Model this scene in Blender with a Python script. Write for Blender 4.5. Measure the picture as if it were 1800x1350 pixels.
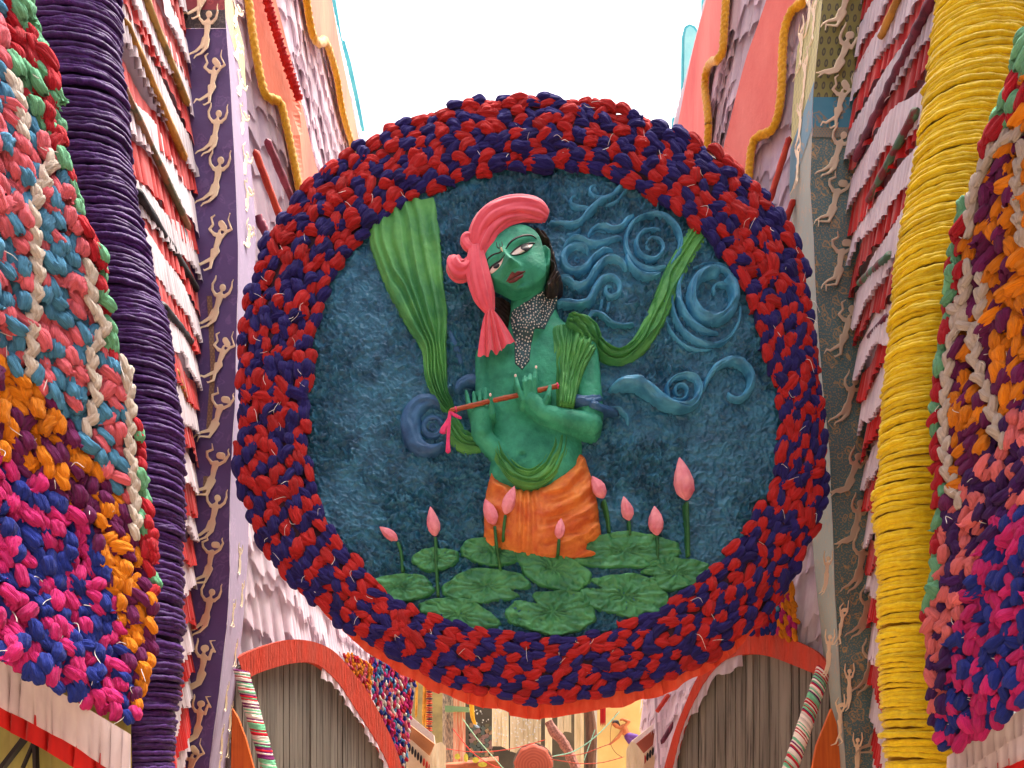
import bpy, math, random
import numpy as np
from mathutils import Vector, Matrix
PI = math.pi
random.seed(7)
for o in list(bpy.data.objects):
    bpy.data.objects.remove(o)
scn = bpy.context.scene
COL = scn.collection

# ------------------------------------------------------------------ camera, sky, sun, exposure
F, CZ, HY = 1300.0, 1.6, 1380.0        # focal length in photo pixels, eye height, horizon row
cam_d = bpy.data.cameras.new('camera')
cam = bpy.data.objects.new('camera', cam_d); COL.objects.link(cam)
cam.location = (0, 0, CZ); cam.rotation_euler = (PI / 2, 0, 0)
cam_d.sensor_width = 36; cam_d.lens = 26.0
cam_d.shift_y = (HY - 675) / 1800.0
cam_d.clip_start = 0.05; cam_d.clip_end = 3000
scn.camera = cam
SUN_TO = Vector((0.24, 0.14, 0.96)).normalized()
wd = bpy.data.worlds.new('World'); scn.world = wd; wd.use_nodes = True
wn = wd.node_tree
sky = wn.nodes.new('ShaderNodeTexSky'); sky.sky_type = 'NISHITA'; sky.sun_disc = False
sky.sun_elevation = math.asin(SUN_TO.z); sky.sun_rotation = math.atan2(SUN_TO.x, SUN_TO.y)
sky.air_density = 0.35; sky.dust_density = 9.0; sky.ozone_density = 0.0
bg = wn.nodes['Background']; bg.inputs['Strength'].default_value = 0.15
wn.links.new(sky.outputs[0], bg.inputs[0])
sun_d = bpy.data.lights.new('sun', 'SUN'); sun_d.energy = 1.0; sun_d.angle = math.radians(10.0); sun_d.color = (1, .96, .9)
sun = bpy.data.objects.new('sun', sun_d); COL.objects.link(sun)
sun.rotation_euler = (-SUN_TO).to_track_quat('-Z', 'Y').to_euler()
vs = scn.view_settings
vs.view_transform = 'Standard'; vs.look = 'None'; vs.gamma = 1.0; vs.use_curve_mapping = False
vs.exposure = 1.85

# ------------------------------------------------------------------ helpers
def P(px, py, D):
    return Vector(((px - 900) * D / F, D, CZ + (HY - py) * D / F))
def lin(c):
    return tuple(((v / 255) / 12.92 if v / 255 <= .04045 else ((v / 255 + .055) / 1.055) ** 2.4) for v in c)
def ip(y, pts):
    return float(np.interp(y, [p[0] for p in pts], [p[1] for p in pts]))
def tag(o, label=None, cat=None, group=None, kind=None):
    if label: o['label'] = label
    if cat: o['category'] = cat
    if group: o['group'] = group
    if kind: o['kind'] = kind
    return o
def thing(name, label, cat, loc=(0, 0, 0), group=None):
    o = bpy.data.objects.new(name, None); COL.objects.link(o); o.location = loc
    o.empty_display_size = .1
    return tag(o, label, cat, group)
def mesh_np(name, V, Q, smooth=True, uv=None):
    V = np.asarray(V, dtype=np.float32).reshape(-1, 3); Q = np.asarray(Q, dtype=np.int32)
    n, k = Q.shape
    me = bpy.data.meshes.new(name)
    me.vertices.add(len(V)); me.vertices.foreach_set('co', V.ravel())
    me.loops.add(n * k); me.loops.foreach_set('vertex_index', Q.ravel())
    me.polygons.add(n)
    me.polygons.foreach_set('loop_start', np.arange(n, dtype=np.int32) * k)
    me.polygons.foreach_set('loop_total', np.full(n, k, dtype=np.int32))
    me.polygons.foreach_set('use_smooth', np.full(n, smooth, dtype=bool))
    if uv is not None:
        l = me.uv_layers.new(name='UVMap')
        l.data.foreach_set('uv', np.asarray(uv, dtype=np.float32)[Q.ravel()].ravel())
    me.update(); me.validate()
    return me
def obj(name, me, mat=None, parent=None):
    o = bpy.data.objects.new(name, me); COL.objects.link(o)
    if mat is not None:
        if len(me.materials) == 0: me.materials.append(None)
        o.material_slots[0].link = 'OBJECT'; o.material_slots[0].material = mat
    if parent is not None:
        o.parent = parent
        o.matrix_parent_inverse = Matrix.Translation(-world_loc(parent))
    return o
def world_loc(o):
    l = Vector(o.location)
    if o.parent is not None and o.type == 'EMPTY': l += world_loc(o.parent)
    return l if o.type == 'EMPTY' else Vector((0, 0, 0))
def grid_quads(nu, nv, wrap_v=False):
    i, j = np.meshgrid(np.arange(nu - 1), np.arange(nv if wrap_v else nv - 1), indexing='ij')
    a = i * nv + j; b = i * nv + (j + 1) % nv
    return np.stack([a, a + nv, b + nv, b], -1).reshape(-1, 4)
class Acc:
    """collects several grids into one mesh"""
    def __init__(s): s.V = []; s.Q = []; s.n = 0
    def add(s, V, Q):
        V = np.asarray(V, dtype=float).reshape(-1, 3)
        s.V.append(V); s.Q.append(np.asarray(Q) + s.n); s.n += len(V)
    def mesh(s, name, smooth=True): return mesh_np(name, np.concatenate(s.V), np.concatenate(s.Q), smooth)
def box_arr(c, hx, hy, hz, R=None):
    v = np.array([[x, y, z] for x in (-hx, hx) for y in (-hy, hy) for z in (-hz, hz)], float)
    if R is not None: v = v @ np.array(R).T
    q = np.array([[0, 1, 3, 2], [4, 6, 7, 5], [0, 4, 5, 1], [2, 3, 7, 6], [0, 2, 6, 4], [1, 5, 7, 3]])
    return v + np.array(c), q
# noise ---------------------------------------------------------------
def vnoise(x, y, seed=0):
    x = np.asarray(x, float); y = np.asarray(y, float)
    xi = np.floor(x).astype(np.int64); yi = np.floor(y).astype(np.int64)
    fx = x - xi; fy = y - yi
    fx = fx * fx * fx * (fx * (fx * 6 - 15) + 10); fy = fy * fy * fy * (fy * (fy * 6 - 15) + 10)
    def h(a, b):
        n = (a * 374761393 + b * 668265263 + seed * 1442695041) & 0xffffffff
        n = ((n ^ (n >> 13)) * 1274126177) & 0xffffffff
        return ((n ^ (n >> 16)) & 0xffff) / 65535.0 * 2 - 1
    return (h(xi, yi) * (1 - fx) + h(xi + 1, yi) * fx) * (1 - fy) + (h(xi, yi + 1) * (1 - fx) + h(xi + 1, yi + 1) * fx) * fy
def fbm(x, y, seed=0, o=4, g=.5):
    s = 0; a = 1; f = 1
    for k in range(o):
        s = s + a * vnoise(x * f + 17.3 * k, y * f - 9.1 * k, seed + k); a *= g; f *= 2.03
    return s
# curves ---------------------------------------------------------------
def spline(pts, n):
    """Catmull-Rom through pts (any dimension), n samples evenly by arc length"""
    p = np.asarray(pts, float)
    if len(p) == 2: 
        t = np.linspace(0, 1, n)[:, None]; return p[0] * (1 - t) + p[1] * t
    q = np.vstack([2 * p[0] - p[1], p, 2 * p[-1] - p[-2]])
    out = []
    for i in range(len(p) - 1):
        t = np.linspace(0, 1, 16, endpoint=False)[:, None]
        a, b, c, d = q[i], q[i + 1], q[i + 2], q[i + 3]
        out.append(.5 * (2 * b + (c - a) * t + (2 * a - 5 * b + 4 * c - d) * t ** 2 + (3 * b - a - 3 * c + d) * t ** 3))
    out = np.vstack(out + [p[-1:]])
    s = np.r_[0, np.cumsum(np.linalg.norm(np.diff(out[:, :3] if out.shape[1] > 2 else out, axis=0), axis=1))]
    return np.stack([np.interp(np.linspace(0, s[-1], n), s, out[:, k]) for k in range(out.shape[1])], 1)
def tube_arr(path, rad, nv=8, fold=0, famp=0., twist=0., flat=1., caps=True, seed=0):
    """path (n,3), rad scalar or (n,) -> grid arrays of a closed tube, with cloth folds along it"""
    path = np.asarray(path, float); n = len(path)
    rad = np.broadcast_to(np.asarray(rad, float), (n,)).copy()
    T = np.gradient(path, axis=0); T /= np.linalg.norm(T, axis=1)[:, None] + 1e-12
    ref = np.array([0., 1., 0.]) if abs(T[:, 1]).max() < .85 else np.array([0., 0., 1.])
    B = np.cross(T, ref); B /= np.linalg.norm(B, axis=1)[:, None] + 1e-12
    N = np.cross(B, T)
    v = np.linspace(0, 2 * PI, nv, endpoint=False)
    s = np.linspace(0, 1, n)[:, None]
    R = rad[:, None] * (1 + famp * np.sin(fold * v[None] + twist * s * 2 * PI + seed) + famp * .4 * np.sin(2 * fold * v[None] - twist * 3 * s + 2 * seed))
    V = path[:, None] + (np.cos(v)[None] * R)[..., None] * B[:, None] + (np.sin(v)[None] * R * flat)[..., None] * N[:, None]
    if caps:
        V[0] = V[0] * .15 + path[0] * .85; V[-1] = V[-1] * .15 + path[-1] * .85
    return V.reshape(-1, 3), grid_quads(n, nv, True)
# outlines -------------------------------------------------------------
def poly_sdf(poly):
    A = np.asarray(poly, float); B = np.roll(A, -1, axis=0)
    def f(X, Y):
        sh = X.shape; x = X.ravel(); y = Y.ravel()
        best = np.full(x.shape, 1e18); ins = np.zeros(x.shape, bool)
        for (ax, ay), (bx, by) in zip(A, B):
            ex, ey = bx - ax, by - ay; wx, wy = x - ax, y - ay
            t = np.clip((wx * ex + wy * ey) / (ex * ex + ey * ey + 1e-12), 0, 1)
            best = np.minimum(best, (wx - t * ex) ** 2 + (wy - t * ey) ** 2)
            c = (ay > y) != (by > y)
            if by != ay: ins ^= c & (x < ex * (y - ay) / (by - ay) + ax)
        d = np.sqrt(best); return np.where(ins, d, -d).reshape(sh)
    return f
def smooth_poly(pts, n=120):
    return spline(list(pts) + [pts[0]], n)[:-1]
def caps_sdf(caps):
    """caps: (x0,y0,r0,z0, x1,y1,r1,z1) -> sdf and height of the union"""
    def each(X, Y):
        for c in caps:
            x0, y0, r0, z0, x1, y1, r1, z1 = c
            ex, ey = x1 - x0, y1 - y0
            t = np.clip(((X - x0) * ex + (Y - y0) * ey) / (ex * ex + ey * ey + 1e-9), 0, 1)
            d = np.hypot(X - x0 - t * ex, Y - y0 - t * ey); r = r0 + (r1 - r0) * t
            yield r - d, z0 + (z1 - z0) * t + np.sqrt(np.maximum(r * r - d * d, 0)), d < r
    def sdf(X, Y):
        b = np.full(X.shape, -1e9)
        for s, h, i in each(X, Y): b = np.maximum(b, s)
        return b
    def hgt(X, Y):
        b = np.full(X.shape, -1e9)
        for s, h, i in each(X, Y): b = np.where(i, np.maximum(b, h), b)
        return b
    return sdf, hgt
def sdf_mesh(name, sdf, bounds, cell, height, mapper, base=-4., smooth=True):
    """sheet of small quads filling the outline sdf>0, its rim snapped to the outline and skirted down to height base"""
    x0, y0, x1, y1 = bounds
    nx = int((x1 - x0) / cell) + 2; ny = int((y1 - y0) / cell) + 2
    X, Y = np.meshgrid(float(x0) + np.arange(nx) * float(cell), float(y0) + np.arange(ny) * float(cell), indexing='ij')
    d = sdf(X, Y); ins = d > 0
    keep = ins[:-1, :-1] | ins[1:, :-1] | ins[:-1, 1:] | ins[1:, 1:]
    idx = np.arange(nx * ny).reshape(nx, ny)
    i, j = np.nonzero(keep)
    Q = np.stack([idx[i, j], idx[i, j + 1], idx[i + 1, j + 1], idx[i + 1, j]], 1)
    used = np.unique(Q); remap = np.full(nx * ny, -1); remap[used] = np.arange(len(used)); Q = remap[Q]
    x = X.ravel()[used]; y = Y.ravel()[used]; dd = d.ravel()[used]
    e = cell * .3
    for _ in range(2):
        o = dd < 0
        gx = (sdf(x[o] + e, y[o]) - sdf(x[o] - e, y[o])) / (2 * e); gy = (sdf(x[o], y[o] + e) - sdf(x[o], y[o] - e)) / (2 * e)
        g = np.hypot(gx, gy) + 1e-6
        st = np.clip(-dd[o], 0, cell * 1.5)
        x[o] += gx / g * st; y[o] += gy / g * st
        dd[o] = np.minimum(sdf(x[o], y[o]), 0) 
        dd = np.where(dd < 0, np.where(dd > -.02 * cell, 0, dd), dd)
    h = height(x, y, np.maximum(dd, 0))
    V = np.stack(mapper(x, y, h), 1)
    # skirt
    E = np.concatenate([Q[:, [0, 1]], Q[:, [1, 2]], Q[:, [2, 3]], Q[:, [3, 0]]])
    key = np.sort(E, 1); u, inv, cnt = np.unique(key, axis=0, return_inverse=True, return_counts=True)
    be = E[cnt[inv.ravel()] == 1]
    bv = np.unique(be); bm = np.full(len(V), -1); bm[bv] = len(V) + np.arange(len(bv))
    VB = np.stack(mapper(x[bv], y[bv], np.full(len(bv), float(base))), 1)
    S = np.stack([be[:, 1], be[:, 0], bm[be[:, 0]], bm[be[:, 1]]], 1)
    return mesh_np(name, np.vstack([V, VB]), np.vstack([Q, S]), smooth)
def dome(d, w):
    t = np.clip(d / w, 0, 1); return np.sqrt(np.maximum(1 - (1 - t) ** 2, 0))
def gauss(X, Y, cx, cy, sx, sy=None, ang=0.):
    sy = sy or sx; c, s = math.cos(ang), math.sin(ang)
    u = (X - cx) * c + (Y - cy) * s; v = -(X - cx) * s + (Y - cy) * c
    return np.exp(-.5 * ((u / sx) ** 2 + (v / sy) ** 2))

# ------------------------------------------------------------------ materials
def nodes(name):
    m = bpy.data.materials.new(name); m.use_nodes = True
    nt = m.node_tree; return m, nt, nt.nodes['Principled BSDF'], nt.nodes.new, nt.links.new
def mix_col(nt, fac, a, b, mode='MIX'):
    n = nt.nodes.new('ShaderNodeMix'); n.data_type = 'RGBA'; n.blend_type = mode
    for k, v in ((0, fac), (6, a), (7, b)):
        if hasattr(v, 'links'): nt.links.new(v, n.inputs[k])
        elif v is not None: n.inputs[k].default_value = v if k == 0 else (*v[:3], 1)
    return n.outputs[2]
def noise(nt, vec, scale, detail=4, rough=.55, stretch=None):
    if stretch is not None:
        mp = nt.nodes.new('ShaderNodeMapping'); nt.links.new(vec, mp.inputs[0]); mp.inputs['Scale'].default_value = stretch; vec = mp.outputs[0]
    n = nt.nodes.new('ShaderNodeTexNoise'); nt.links.new(vec, n.inputs['Vector'])
    n.inputs['Scale'].default_value = scale; n.inputs['Detail'].default_value = detail; n.inputs['Roughness'].default_value = rough
    return n.outputs['Fac']
def ramp(nt, fac, stops):
    r = nt.nodes.new('ShaderNodeValToRGB'); nt.links.new(fac, r.inputs[0])
    e = r.color_ramp.elements
    while len(e) < len(stops): e.new(.5)
    for k, (p, c) in enumerate(stops):
        e[k].position = p; e[k].color = (c, c, c, 1) if not hasattr(c, '__len__') else (*c[:3], 1)
    return r.outputs[0]
def bump(nt, bs, h, strength, dist=.01):
    b = nt.nodes.new('ShaderNodeBump'); nt.links.new(h, b.inputs['Height'])
    b.inputs['Strength'].default_value = strength; b.inputs['Distance'].default_value = dist
    nt.links.new(b.outputs[0], bs.inputs['Normal'])
def coords(nt, kind='Object'):
    return nt.nodes.new('ShaderNodeTexCoord').outputs[kind]
def scaled(c, k): return tuple(min(v * k, 1) for v in c)
def cloth(name, rgb, rgb2=None, stretch=(3, 30, 30), scale=1., rough=.72, bs=.35, bd=.01, sheen=.25, var=.16, transl=0., kind='Object'):
    """woven cloth: colour drifts a little from piece to piece and along the weave, creases as fine relief"""
    m, nt, b, new, link = nodes(name)
    c = lin(rgb); c2 = lin(rgb2) if rgb2 else scaled(c, .72)
    co = coords(nt, kind)
    f = noise(nt, co, scale, 3, .6, stretch)
    oi = new('ShaderNodeObjectInfo')
    colr = mix_col(nt, ramp(nt, f, [(.35, 0), (.7, 1)]), c2, c)
    hs = new('ShaderNodeHueSaturation'); link(colr, hs.inputs['Color'])
    mr = new('ShaderNodeMapRange'); link(oi.outputs['Random'], mr.inputs[0]); mr.inputs[3].default_value = 1 - var; mr.inputs[4].default_value = 1 + var
    link(mr.outputs[0], hs.inputs['Value'])
    link(hs.outputs[0], b.inputs['Base Color'])
    b.inputs['Roughness'].default_value = rough
    b.inputs['Sheen Weight'].default_value = sheen; b.inputs['Sheen Roughness'].default_value = .4
    b.inputs['Specular IOR Level'].default_value = .35
    bump(nt, b, f, bs, bd)
    if transl:
        t = new('ShaderNodeBsdfTranslucent'); link(hs.outputs[0], t.inputs[0])
        mx = new('ShaderNodeMixShader'); mx.inputs[0].default_value = transl
        link(b.outputs[0], mx.inputs[1]); link(t.outputs[0], mx.inputs[2])
        link(mx.outputs[0], nt.nodes['Material Output'].inputs[0])
    return m
def paint(name, rgb, rgb2=None, scale=6, rough=.55, bs=.3, bd=.01, stretch=None, fine=60, lo=.35, hi=.65, spec=.4):
    """brushed paint over plaster or board, two tones in irregular strokes"""
    m, nt, b, new, link = nodes(name)
    c = lin(rgb); c2 = lin(rgb2) if rgb2 else scaled(c, .75)
    co = coords(nt)
    f = noise(nt, co, scale, 5, .6, stretch); g = noise(nt, co, fine, 3, .6, stretch)
    link(mix_col(nt, ramp(nt, f, [(lo, 0), (hi, 1)]), c2, c), b.inputs['Base Color'])
    b.inputs['Roughness'].default_value = rough; b.inputs['Specular IOR Level'].default_value = spec
    bump(nt, b, g, bs, bd)
    return m
K = {}
def knotcloth(n, rgb): K[n] = cloth('knot_cloth_' + n, rgb, scale=1.0, stretch=(3, 22, 1), bs=.75, bd=.026, var=.2, sheen=.05, rough=.9, kind='UV', rgb2=tuple(int(v * .9) for v in rgb))
for n, c in dict(red=(196, 38, 38), navy=(38, 34, 114), coral=(252, 120, 136), blue=(84, 160, 204), cream=(242, 232, 216), crimson=(206, 28, 50),
                 mint=(124, 206, 158), orange=(254, 152, 18), plum=(118, 28, 98), magenta=(224, 40, 130), royal=(30, 54, 158),
                 salmon=(255, 132, 134), violet=(70, 26, 108)).items(): knotcloth(n, c)
M = {}
M['purple_rope'] = cloth('purple_rope', (80, 34, 118), (50, 18, 80), stretch=(60, 60, 60), rough=.68, bs=.5, var=.2, sheen=.05)
M['yellow_rope'] = cloth('yellow_rope', (236, 214, 26), (220, 190, 14), stretch=(50, 50, 50), rough=.6, bs=.4, var=.12)
M['white_ruffle'] = cloth('white_ruffle', (232, 222, 224), (214, 202, 208), stretch=(14, 14, 4), bs=.3, transl=.25)
M['red_ruffle'] = cloth('red_ruffle', (206, 28, 22), (172, 16, 18), stretch=(14, 14, 4), bs=.3, transl=.2)
M['lilac_ruffle'] = cloth('lilac_ruffle', (240, 226, 232), (224, 204, 216), stretch=(16, 16, 5), bs=.4, transl=.25)
M['frill'] = cloth('sheer_frill', (246, 112, 80), (236, 82, 56), stretch=(14, 14, 6), bs=.3, transl=.62)
M['salmon_board_left'] = paint('salmon_board_left', (238, 144, 108), (224, 104, 80), 1.6, .75, .5, stretch=(1, 1, .35), fine=30)
M['salmon_board_right'] = paint('salmon_board_right', (242, 140, 126), (226, 102, 94), 1.6, .75, .5, stretch=(1, 1, .35), fine=30)
M['yellow_trim'] = cloth('yellow_trim_rope', (232, 176, 24), (200, 140, 10), stretch=(40, 40, 40))
M['arch_band'] = paint('arch_band', (232, 72, 44), (208, 84, 64), 3.5, .7, 1., .03, stretch=(3, 3, .3), fine=25)
M['cyan_board'] = paint('cyan_board', (52, 170, 190), (96, 196, 210), 3, .6, .2)
M['pale_cyan'] = paint('pale_cyan_panel', (126, 208, 220), (156, 220, 228), 3, .6, .2)
M['backing'] = cloth('backing_cloth', (56, 26, 44), var=0)  # dark base cloth: the shade between knots is put into its colour
M['wall_cloth'] = cloth('wall_cloth', (196, 176, 190), stretch=(6, 6, 2), var=0)
M['plaster'] = paint('blue_plaster', (56, 132, 164), (26, 86, 118), 9, .36, .7, .014, fine=45, lo=.36, hi=.68, spec=.45)
M['swirl'] = paint('swirl_blue', (80, 168, 206), (44, 118, 160), 9, .5, .4, .008, fine=40, lo=.3, hi=.62, spec=.45)
M['swirl_dull'] = paint('swirl_dull_blue', (58, 112, 158), (36, 80, 124), 9, .5, .4, .008, fine=40)
M['skin'] = paint('green_body_paint', (64, 176, 140), (24, 124, 98), 7, .66, .9, .006, fine=45, lo=.32, hi=.66)
M['scarf'] = paint('green_scarf_paint', (92, 170, 88), (54, 134, 76), 4, .64, .5, .007, fine=50, lo=.36, hi=.6)
M['dhoti'] = paint('orange_wrap_paint', (228, 142, 64), (200, 98, 50), 9, .68, .7, .008, fine=50)
M['leaf'] = paint('leaf_paint', (78, 160, 102), (46, 122, 82), 8, .5, .35, .006, fine=55)
M['stem'] = paint('stem_paint', (50, 118, 60), (30, 88, 52), 14, .5, .3, .006)
M['bud'] = paint('bud_pink', (236, 158, 168), (216, 118, 136), 12, .75, .4, .006, fine=60)
M['hair'] = paint('hair_paint', (62, 54, 50), (26, 23, 24), 18, .45, .4, .006, fine=70)
M['turban'] = cloth('turban_cloth', (232, 100, 116), (220, 84, 102), stretch=(10, 10, 10), bs=.25, var=0, sheen=.4)
M['eye_white'] = paint('eye_white', (236, 226, 214), (226, 206, 196), 30, .3, 0)
M['black'] = paint('black_paint', (26, 22, 22), (18, 16, 16), 30, .4, .1)
M['lips'] = paint('lip_paint', (122, 58, 62), (92, 44, 50), 30, .4, .1)
M['bead'] = paint('white_bead', (232, 232, 228), None, 30, .4, 0)
M['bead_bed'] = paint('bead_bed', (52, 92, 98), (34, 62, 72), 20, .6, .3)
M['wood_flute'] = paint('flute_wood', (178, 92, 52), (130, 56, 34), 10, .35, .2, stretch=(1, 8, 8))
M['ribbon'] = cloth('pink_ribbon', (232, 62, 122), stretch=(20, 20, 20), var=0)
M['hoop'] = paint('hoop_wood', (170, 110, 60), (130, 80, 40), 12, .5, .2)
M['plank_edge'] = paint('dark_gap', (40, 36, 32), None, 5, .8, .2)
def wood(name, a, b_, dark):
    m, nt, b, new, link = nodes(name)
    co = coords(nt)
    oi = new('ShaderNodeObjectInfo')
    add = new('ShaderNodeVectorMath'); add.operation = 'ADD'; link(co, add.inputs[0])
    sc = new('ShaderNodeVectorMath'); sc.operation = 'SCALE'; sc.inputs[0].default_value = (37, 11, 23); link(oi.outputs['Random'], sc.inputs['Scale'])
    link(sc.outputs[0], add.inputs[1])
    f = noise(nt, add.outputs[0], 1, 6, .65, (45, 45, 1.2)); g = noise(nt, add.outputs[0], 1, 4, .6, (9, 9, .5))
    c = mix_col(nt, ramp(nt, g, [(.3, 0), (.7, 1)]), lin(b_), lin(a))
    c = mix_col(nt, ramp(nt, f, [(.3, 1), (.5, 0)]), c, lin(dark))
    hs = new('ShaderNodeHueSaturation'); link(c, hs.inputs['Color'])
    mr = new('ShaderNodeMapRange'); link(oi.outputs['Random'], mr.inputs[0]); mr.inputs[3].default_value = .86; mr.inputs[4].default_value = 1.12
    link(mr.outputs[0], hs.inputs['Value']); link(hs.outputs[0], b.inputs['Base Color'])
    b.inputs['Roughness'].default_value = .8
    bump(nt, b, f, .6, .01)
    return m
M['planks'] = wood('weathered_planks', (150, 146, 134), (112, 108, 98), (46, 42, 38))
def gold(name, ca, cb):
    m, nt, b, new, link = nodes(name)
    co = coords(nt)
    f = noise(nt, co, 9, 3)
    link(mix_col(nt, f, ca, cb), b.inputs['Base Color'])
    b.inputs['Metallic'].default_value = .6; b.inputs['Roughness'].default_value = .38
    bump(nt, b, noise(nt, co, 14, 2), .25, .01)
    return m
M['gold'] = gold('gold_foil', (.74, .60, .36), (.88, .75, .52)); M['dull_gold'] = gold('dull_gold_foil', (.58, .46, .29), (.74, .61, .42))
def pattern_cloth(name, base, motif, sx, sy, size, gold_c=None, small=None, kind='oval'):
    """printed cloth: rows of small motifs laid out on the cloth's own u,v in metres"""
    m, nt, b, new, link = nodes(name)
    uv = coords(nt, 'UV')
    f = noise(nt, uv, 3, 4)
    c = mix_col(nt, f, scaled(lin(base), .8), lin(base))
    if kind == 'oval':
        br = new('ShaderNodeTexBrick'); link(uv, br.inputs['Vector'])
        mp = new('ShaderNodeMapping'); link(uv, mp.inputs[0]); mp.inputs['Scale'].default_value = (1 / sx, 1 / sy, 1)
        sep = new('ShaderNodeSeparateXYZ'); link(mp.outputs[0], sep.inputs[0])
        nt.nodes.remove(br)
        def mth(op, a, b2=None):
            n = new('ShaderNodeMath'); n.operation = op
            for k, v in ((0, a), (1, b2)):
                if v is None: continue
                if hasattr(v, 'links'): link(v, n.inputs[k])
                else: n.inputs[k].default_value = v
            return n.outputs[0]
        row = mth('FLOOR', sep.outputs[1]); off = mth('MULTIPLY', mth('MODULO', row, 2.), .5)
        fx = mth('SUBTRACT', mth('FRACT', mth('ADD', sep.outputs[0], off)), .5); fy = mth('SUBTRACT', mth('FRACT', sep.outputs[1]), .5)
        r = mth('SQRT', mth('ADD', mth('POWER', mth('MULTIPLY', fx, 1.5), 2.), mth('POWER', fy, 2.)))
        c = mix_col(nt, ramp(nt, r, [(size * .45, .35), (size * .55, 1), (size, 1), (size + .04, 0)]), c, lin(motif))
    else:
        vo = new('ShaderNodeTexVoronoi'); mp = new('ShaderNodeMapping'); link(uv, mp.inputs[0]); mp.inputs['Scale'].default_value = (1 / sx, 1 / sy, 1)
        wv = noise(nt, uv, 9, 3); add = new('ShaderNodeVectorMath'); add.operation = 'ADD'; link(mp.outputs[0], add.inputs[0])
        s2 = new('ShaderNodeVectorMath'); s2.operation = 'SCALE'; s2.inputs[0].default_value = (1.5, 1.5, 0); link(wv, s2.inputs['Scale']); link(s2.outputs[0], add.inputs[1])
        link(add.outputs[0], vo.inputs['Vector']); vo.inputs['Scale'].default_value = 1
        d = vo.outputs['Distance']
        rings = ramp(nt, d, [(.0, 1), (.12, .9), (.16, 0), (.24, 0), (.28, 1), (.33, 1), (.37, 0)])
        msk = new('ShaderNodeMath'); msk.operation = 'MULTIPLY'; link(rings, msk.inputs[0]); link(ramp(nt, noise(nt, uv, 30, 2), [(.25, 0), (.5, 1)]), msk.inputs[1])
        c = mix_col(nt, msk.outputs[0], c, lin(motif))
        fine = ramp(nt, noise(nt, uv, 90, 2), [(.52, 0), (.6, 1)])
        if small: c = mix_col(nt, fine, c, lin(small))
    link(c, b.inputs['Base Color']); b.inputs['Roughness'].default_value = .65
    b.inputs['Sheen Weight'].default_value = .2
    bump(nt, b, noise(nt, uv, 14, 4), .25, .01)
    return m
M['pillar_purple'] = pattern_cloth('purple_pillar_cloth', (84, 62, 122), (98, 74, 130), .11, .13, .3, kind='paisley')
M['pillar_lilac'] = pattern_cloth('lilac_pillar_cloth', (126, 96, 144), (136, 104, 150), .12, .12, .3, kind='paisley')
M['pillar_dark'] = pattern_cloth('dark_print_cloth', (44, 36, 44), (96, 88, 84), .07, .07, .3, kind='paisley', small=(80, 74, 70))
M['pillar_crimson'] = pattern_cloth('crimson_print_cloth', (140, 30, 46), (160, 60, 60), .07, .07, .3, kind='paisley')
M['pillar_teal'] = pattern_cloth('teal_brocade', (78, 122, 126), (178, 152, 104), .075, .09, .3, kind='paisley', small=(150, 136, 100))
M['pillar_pale'] = pattern_cloth('pale_teal_brocade', (140, 162, 148), (170, 152, 116), .075, .09, .3, kind='paisley', small=(156, 146, 116))
M['pillar_olive'] = pattern_cloth('olive_block_print', (132, 132, 62), (66, 66, 46), .052, .075, .34)
M['pillar_lime'] = pattern_cloth('lime_block_print', (190, 190, 104), (140, 140, 70), .052, .075, .3)
M['pillar_turq'] = pattern_cloth('turquoise_border', (50, 134, 158), (130, 124, 100), .14, .2, .3, kind='paisley')
M['border_gold'] = pattern_cloth('woven_gold_border', (140, 132, 108), (70, 120, 128), .02, .015, .3)
M['tape'] = pattern_cloth('gold_tape', (120, 92, 70), (150, 118, 84), .02, .02, .3)
M['mark'] = paint('pale_mark', (214, 214, 170), None, 20, .5, .1)
# ------------------------------------------------------------------ ground
def ground():
    n = 41
    t = np.linspace(-1, 1, n); t = np.sign(t) * np.abs(t) ** 3 * 900
    X, Y = np.meshgrid(t, t, indexing='ij')
    me = mesh_np('ground', np.stack([X, Y, np.zeros_like(X)], -1), grid_quads(n, n))
    g = obj('ground', me, paint('ground_dust', (196, 176, 150), (170, 150, 126), 1.5, .9, .4, fine=30))
    g['kind'] = 'structure'
ground()

# ------------------------------------------------------------------ medallion
DM = 4.75; S = DM / F
def med(hm):
    k = 1 - hm * S / DM
    def f(px, py, h):
        px = np.asarray(px, float); py = np.asarray(py, float)
        return (px - 900) * S * k, DM - np.asarray(h, float) * S + 0 * px, CZ + (HY - py) * S * k
    return f
MC = (935., 703.)
OUT = [(935,160),(1050,172),(1150,205),(1250,250),(1330,310),(1390,380),(1415,440),(1425,520),(1435,600),(1445,700),(1455,800),(1450,900),(1425,960),(1400,1020),(1330,1100),(1240,1165),(1150,1200),(1050,1225),(960,1240),(860,1220),(760,1190),(690,1150),(620,1110),(560,1070),(490,1000),(440,940),(418,880),(415,800),(415,700),(420,600),(430,500),(455,430),(500,360),(560,290),(620,250),(700,210),(800,175)]
INN = [(960,285),(1060,295),(1120,325),(1180,365),(1240,400),(1290,460),(1325,540),(1350,620),(1370,680),(1378,760),(1372,830),(1330,900),(1300,950),(1250,1000),(1190,1050),(1130,1085),(1050,1110),(960,1118),(870,1105),(790,1090),(720,1065),(665,1040),(640,990),(580,930),(548,850),(538,760),(545,640),(560,540),(590,470),(640,400),(700,355),(760,325),(850,295)]
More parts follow.
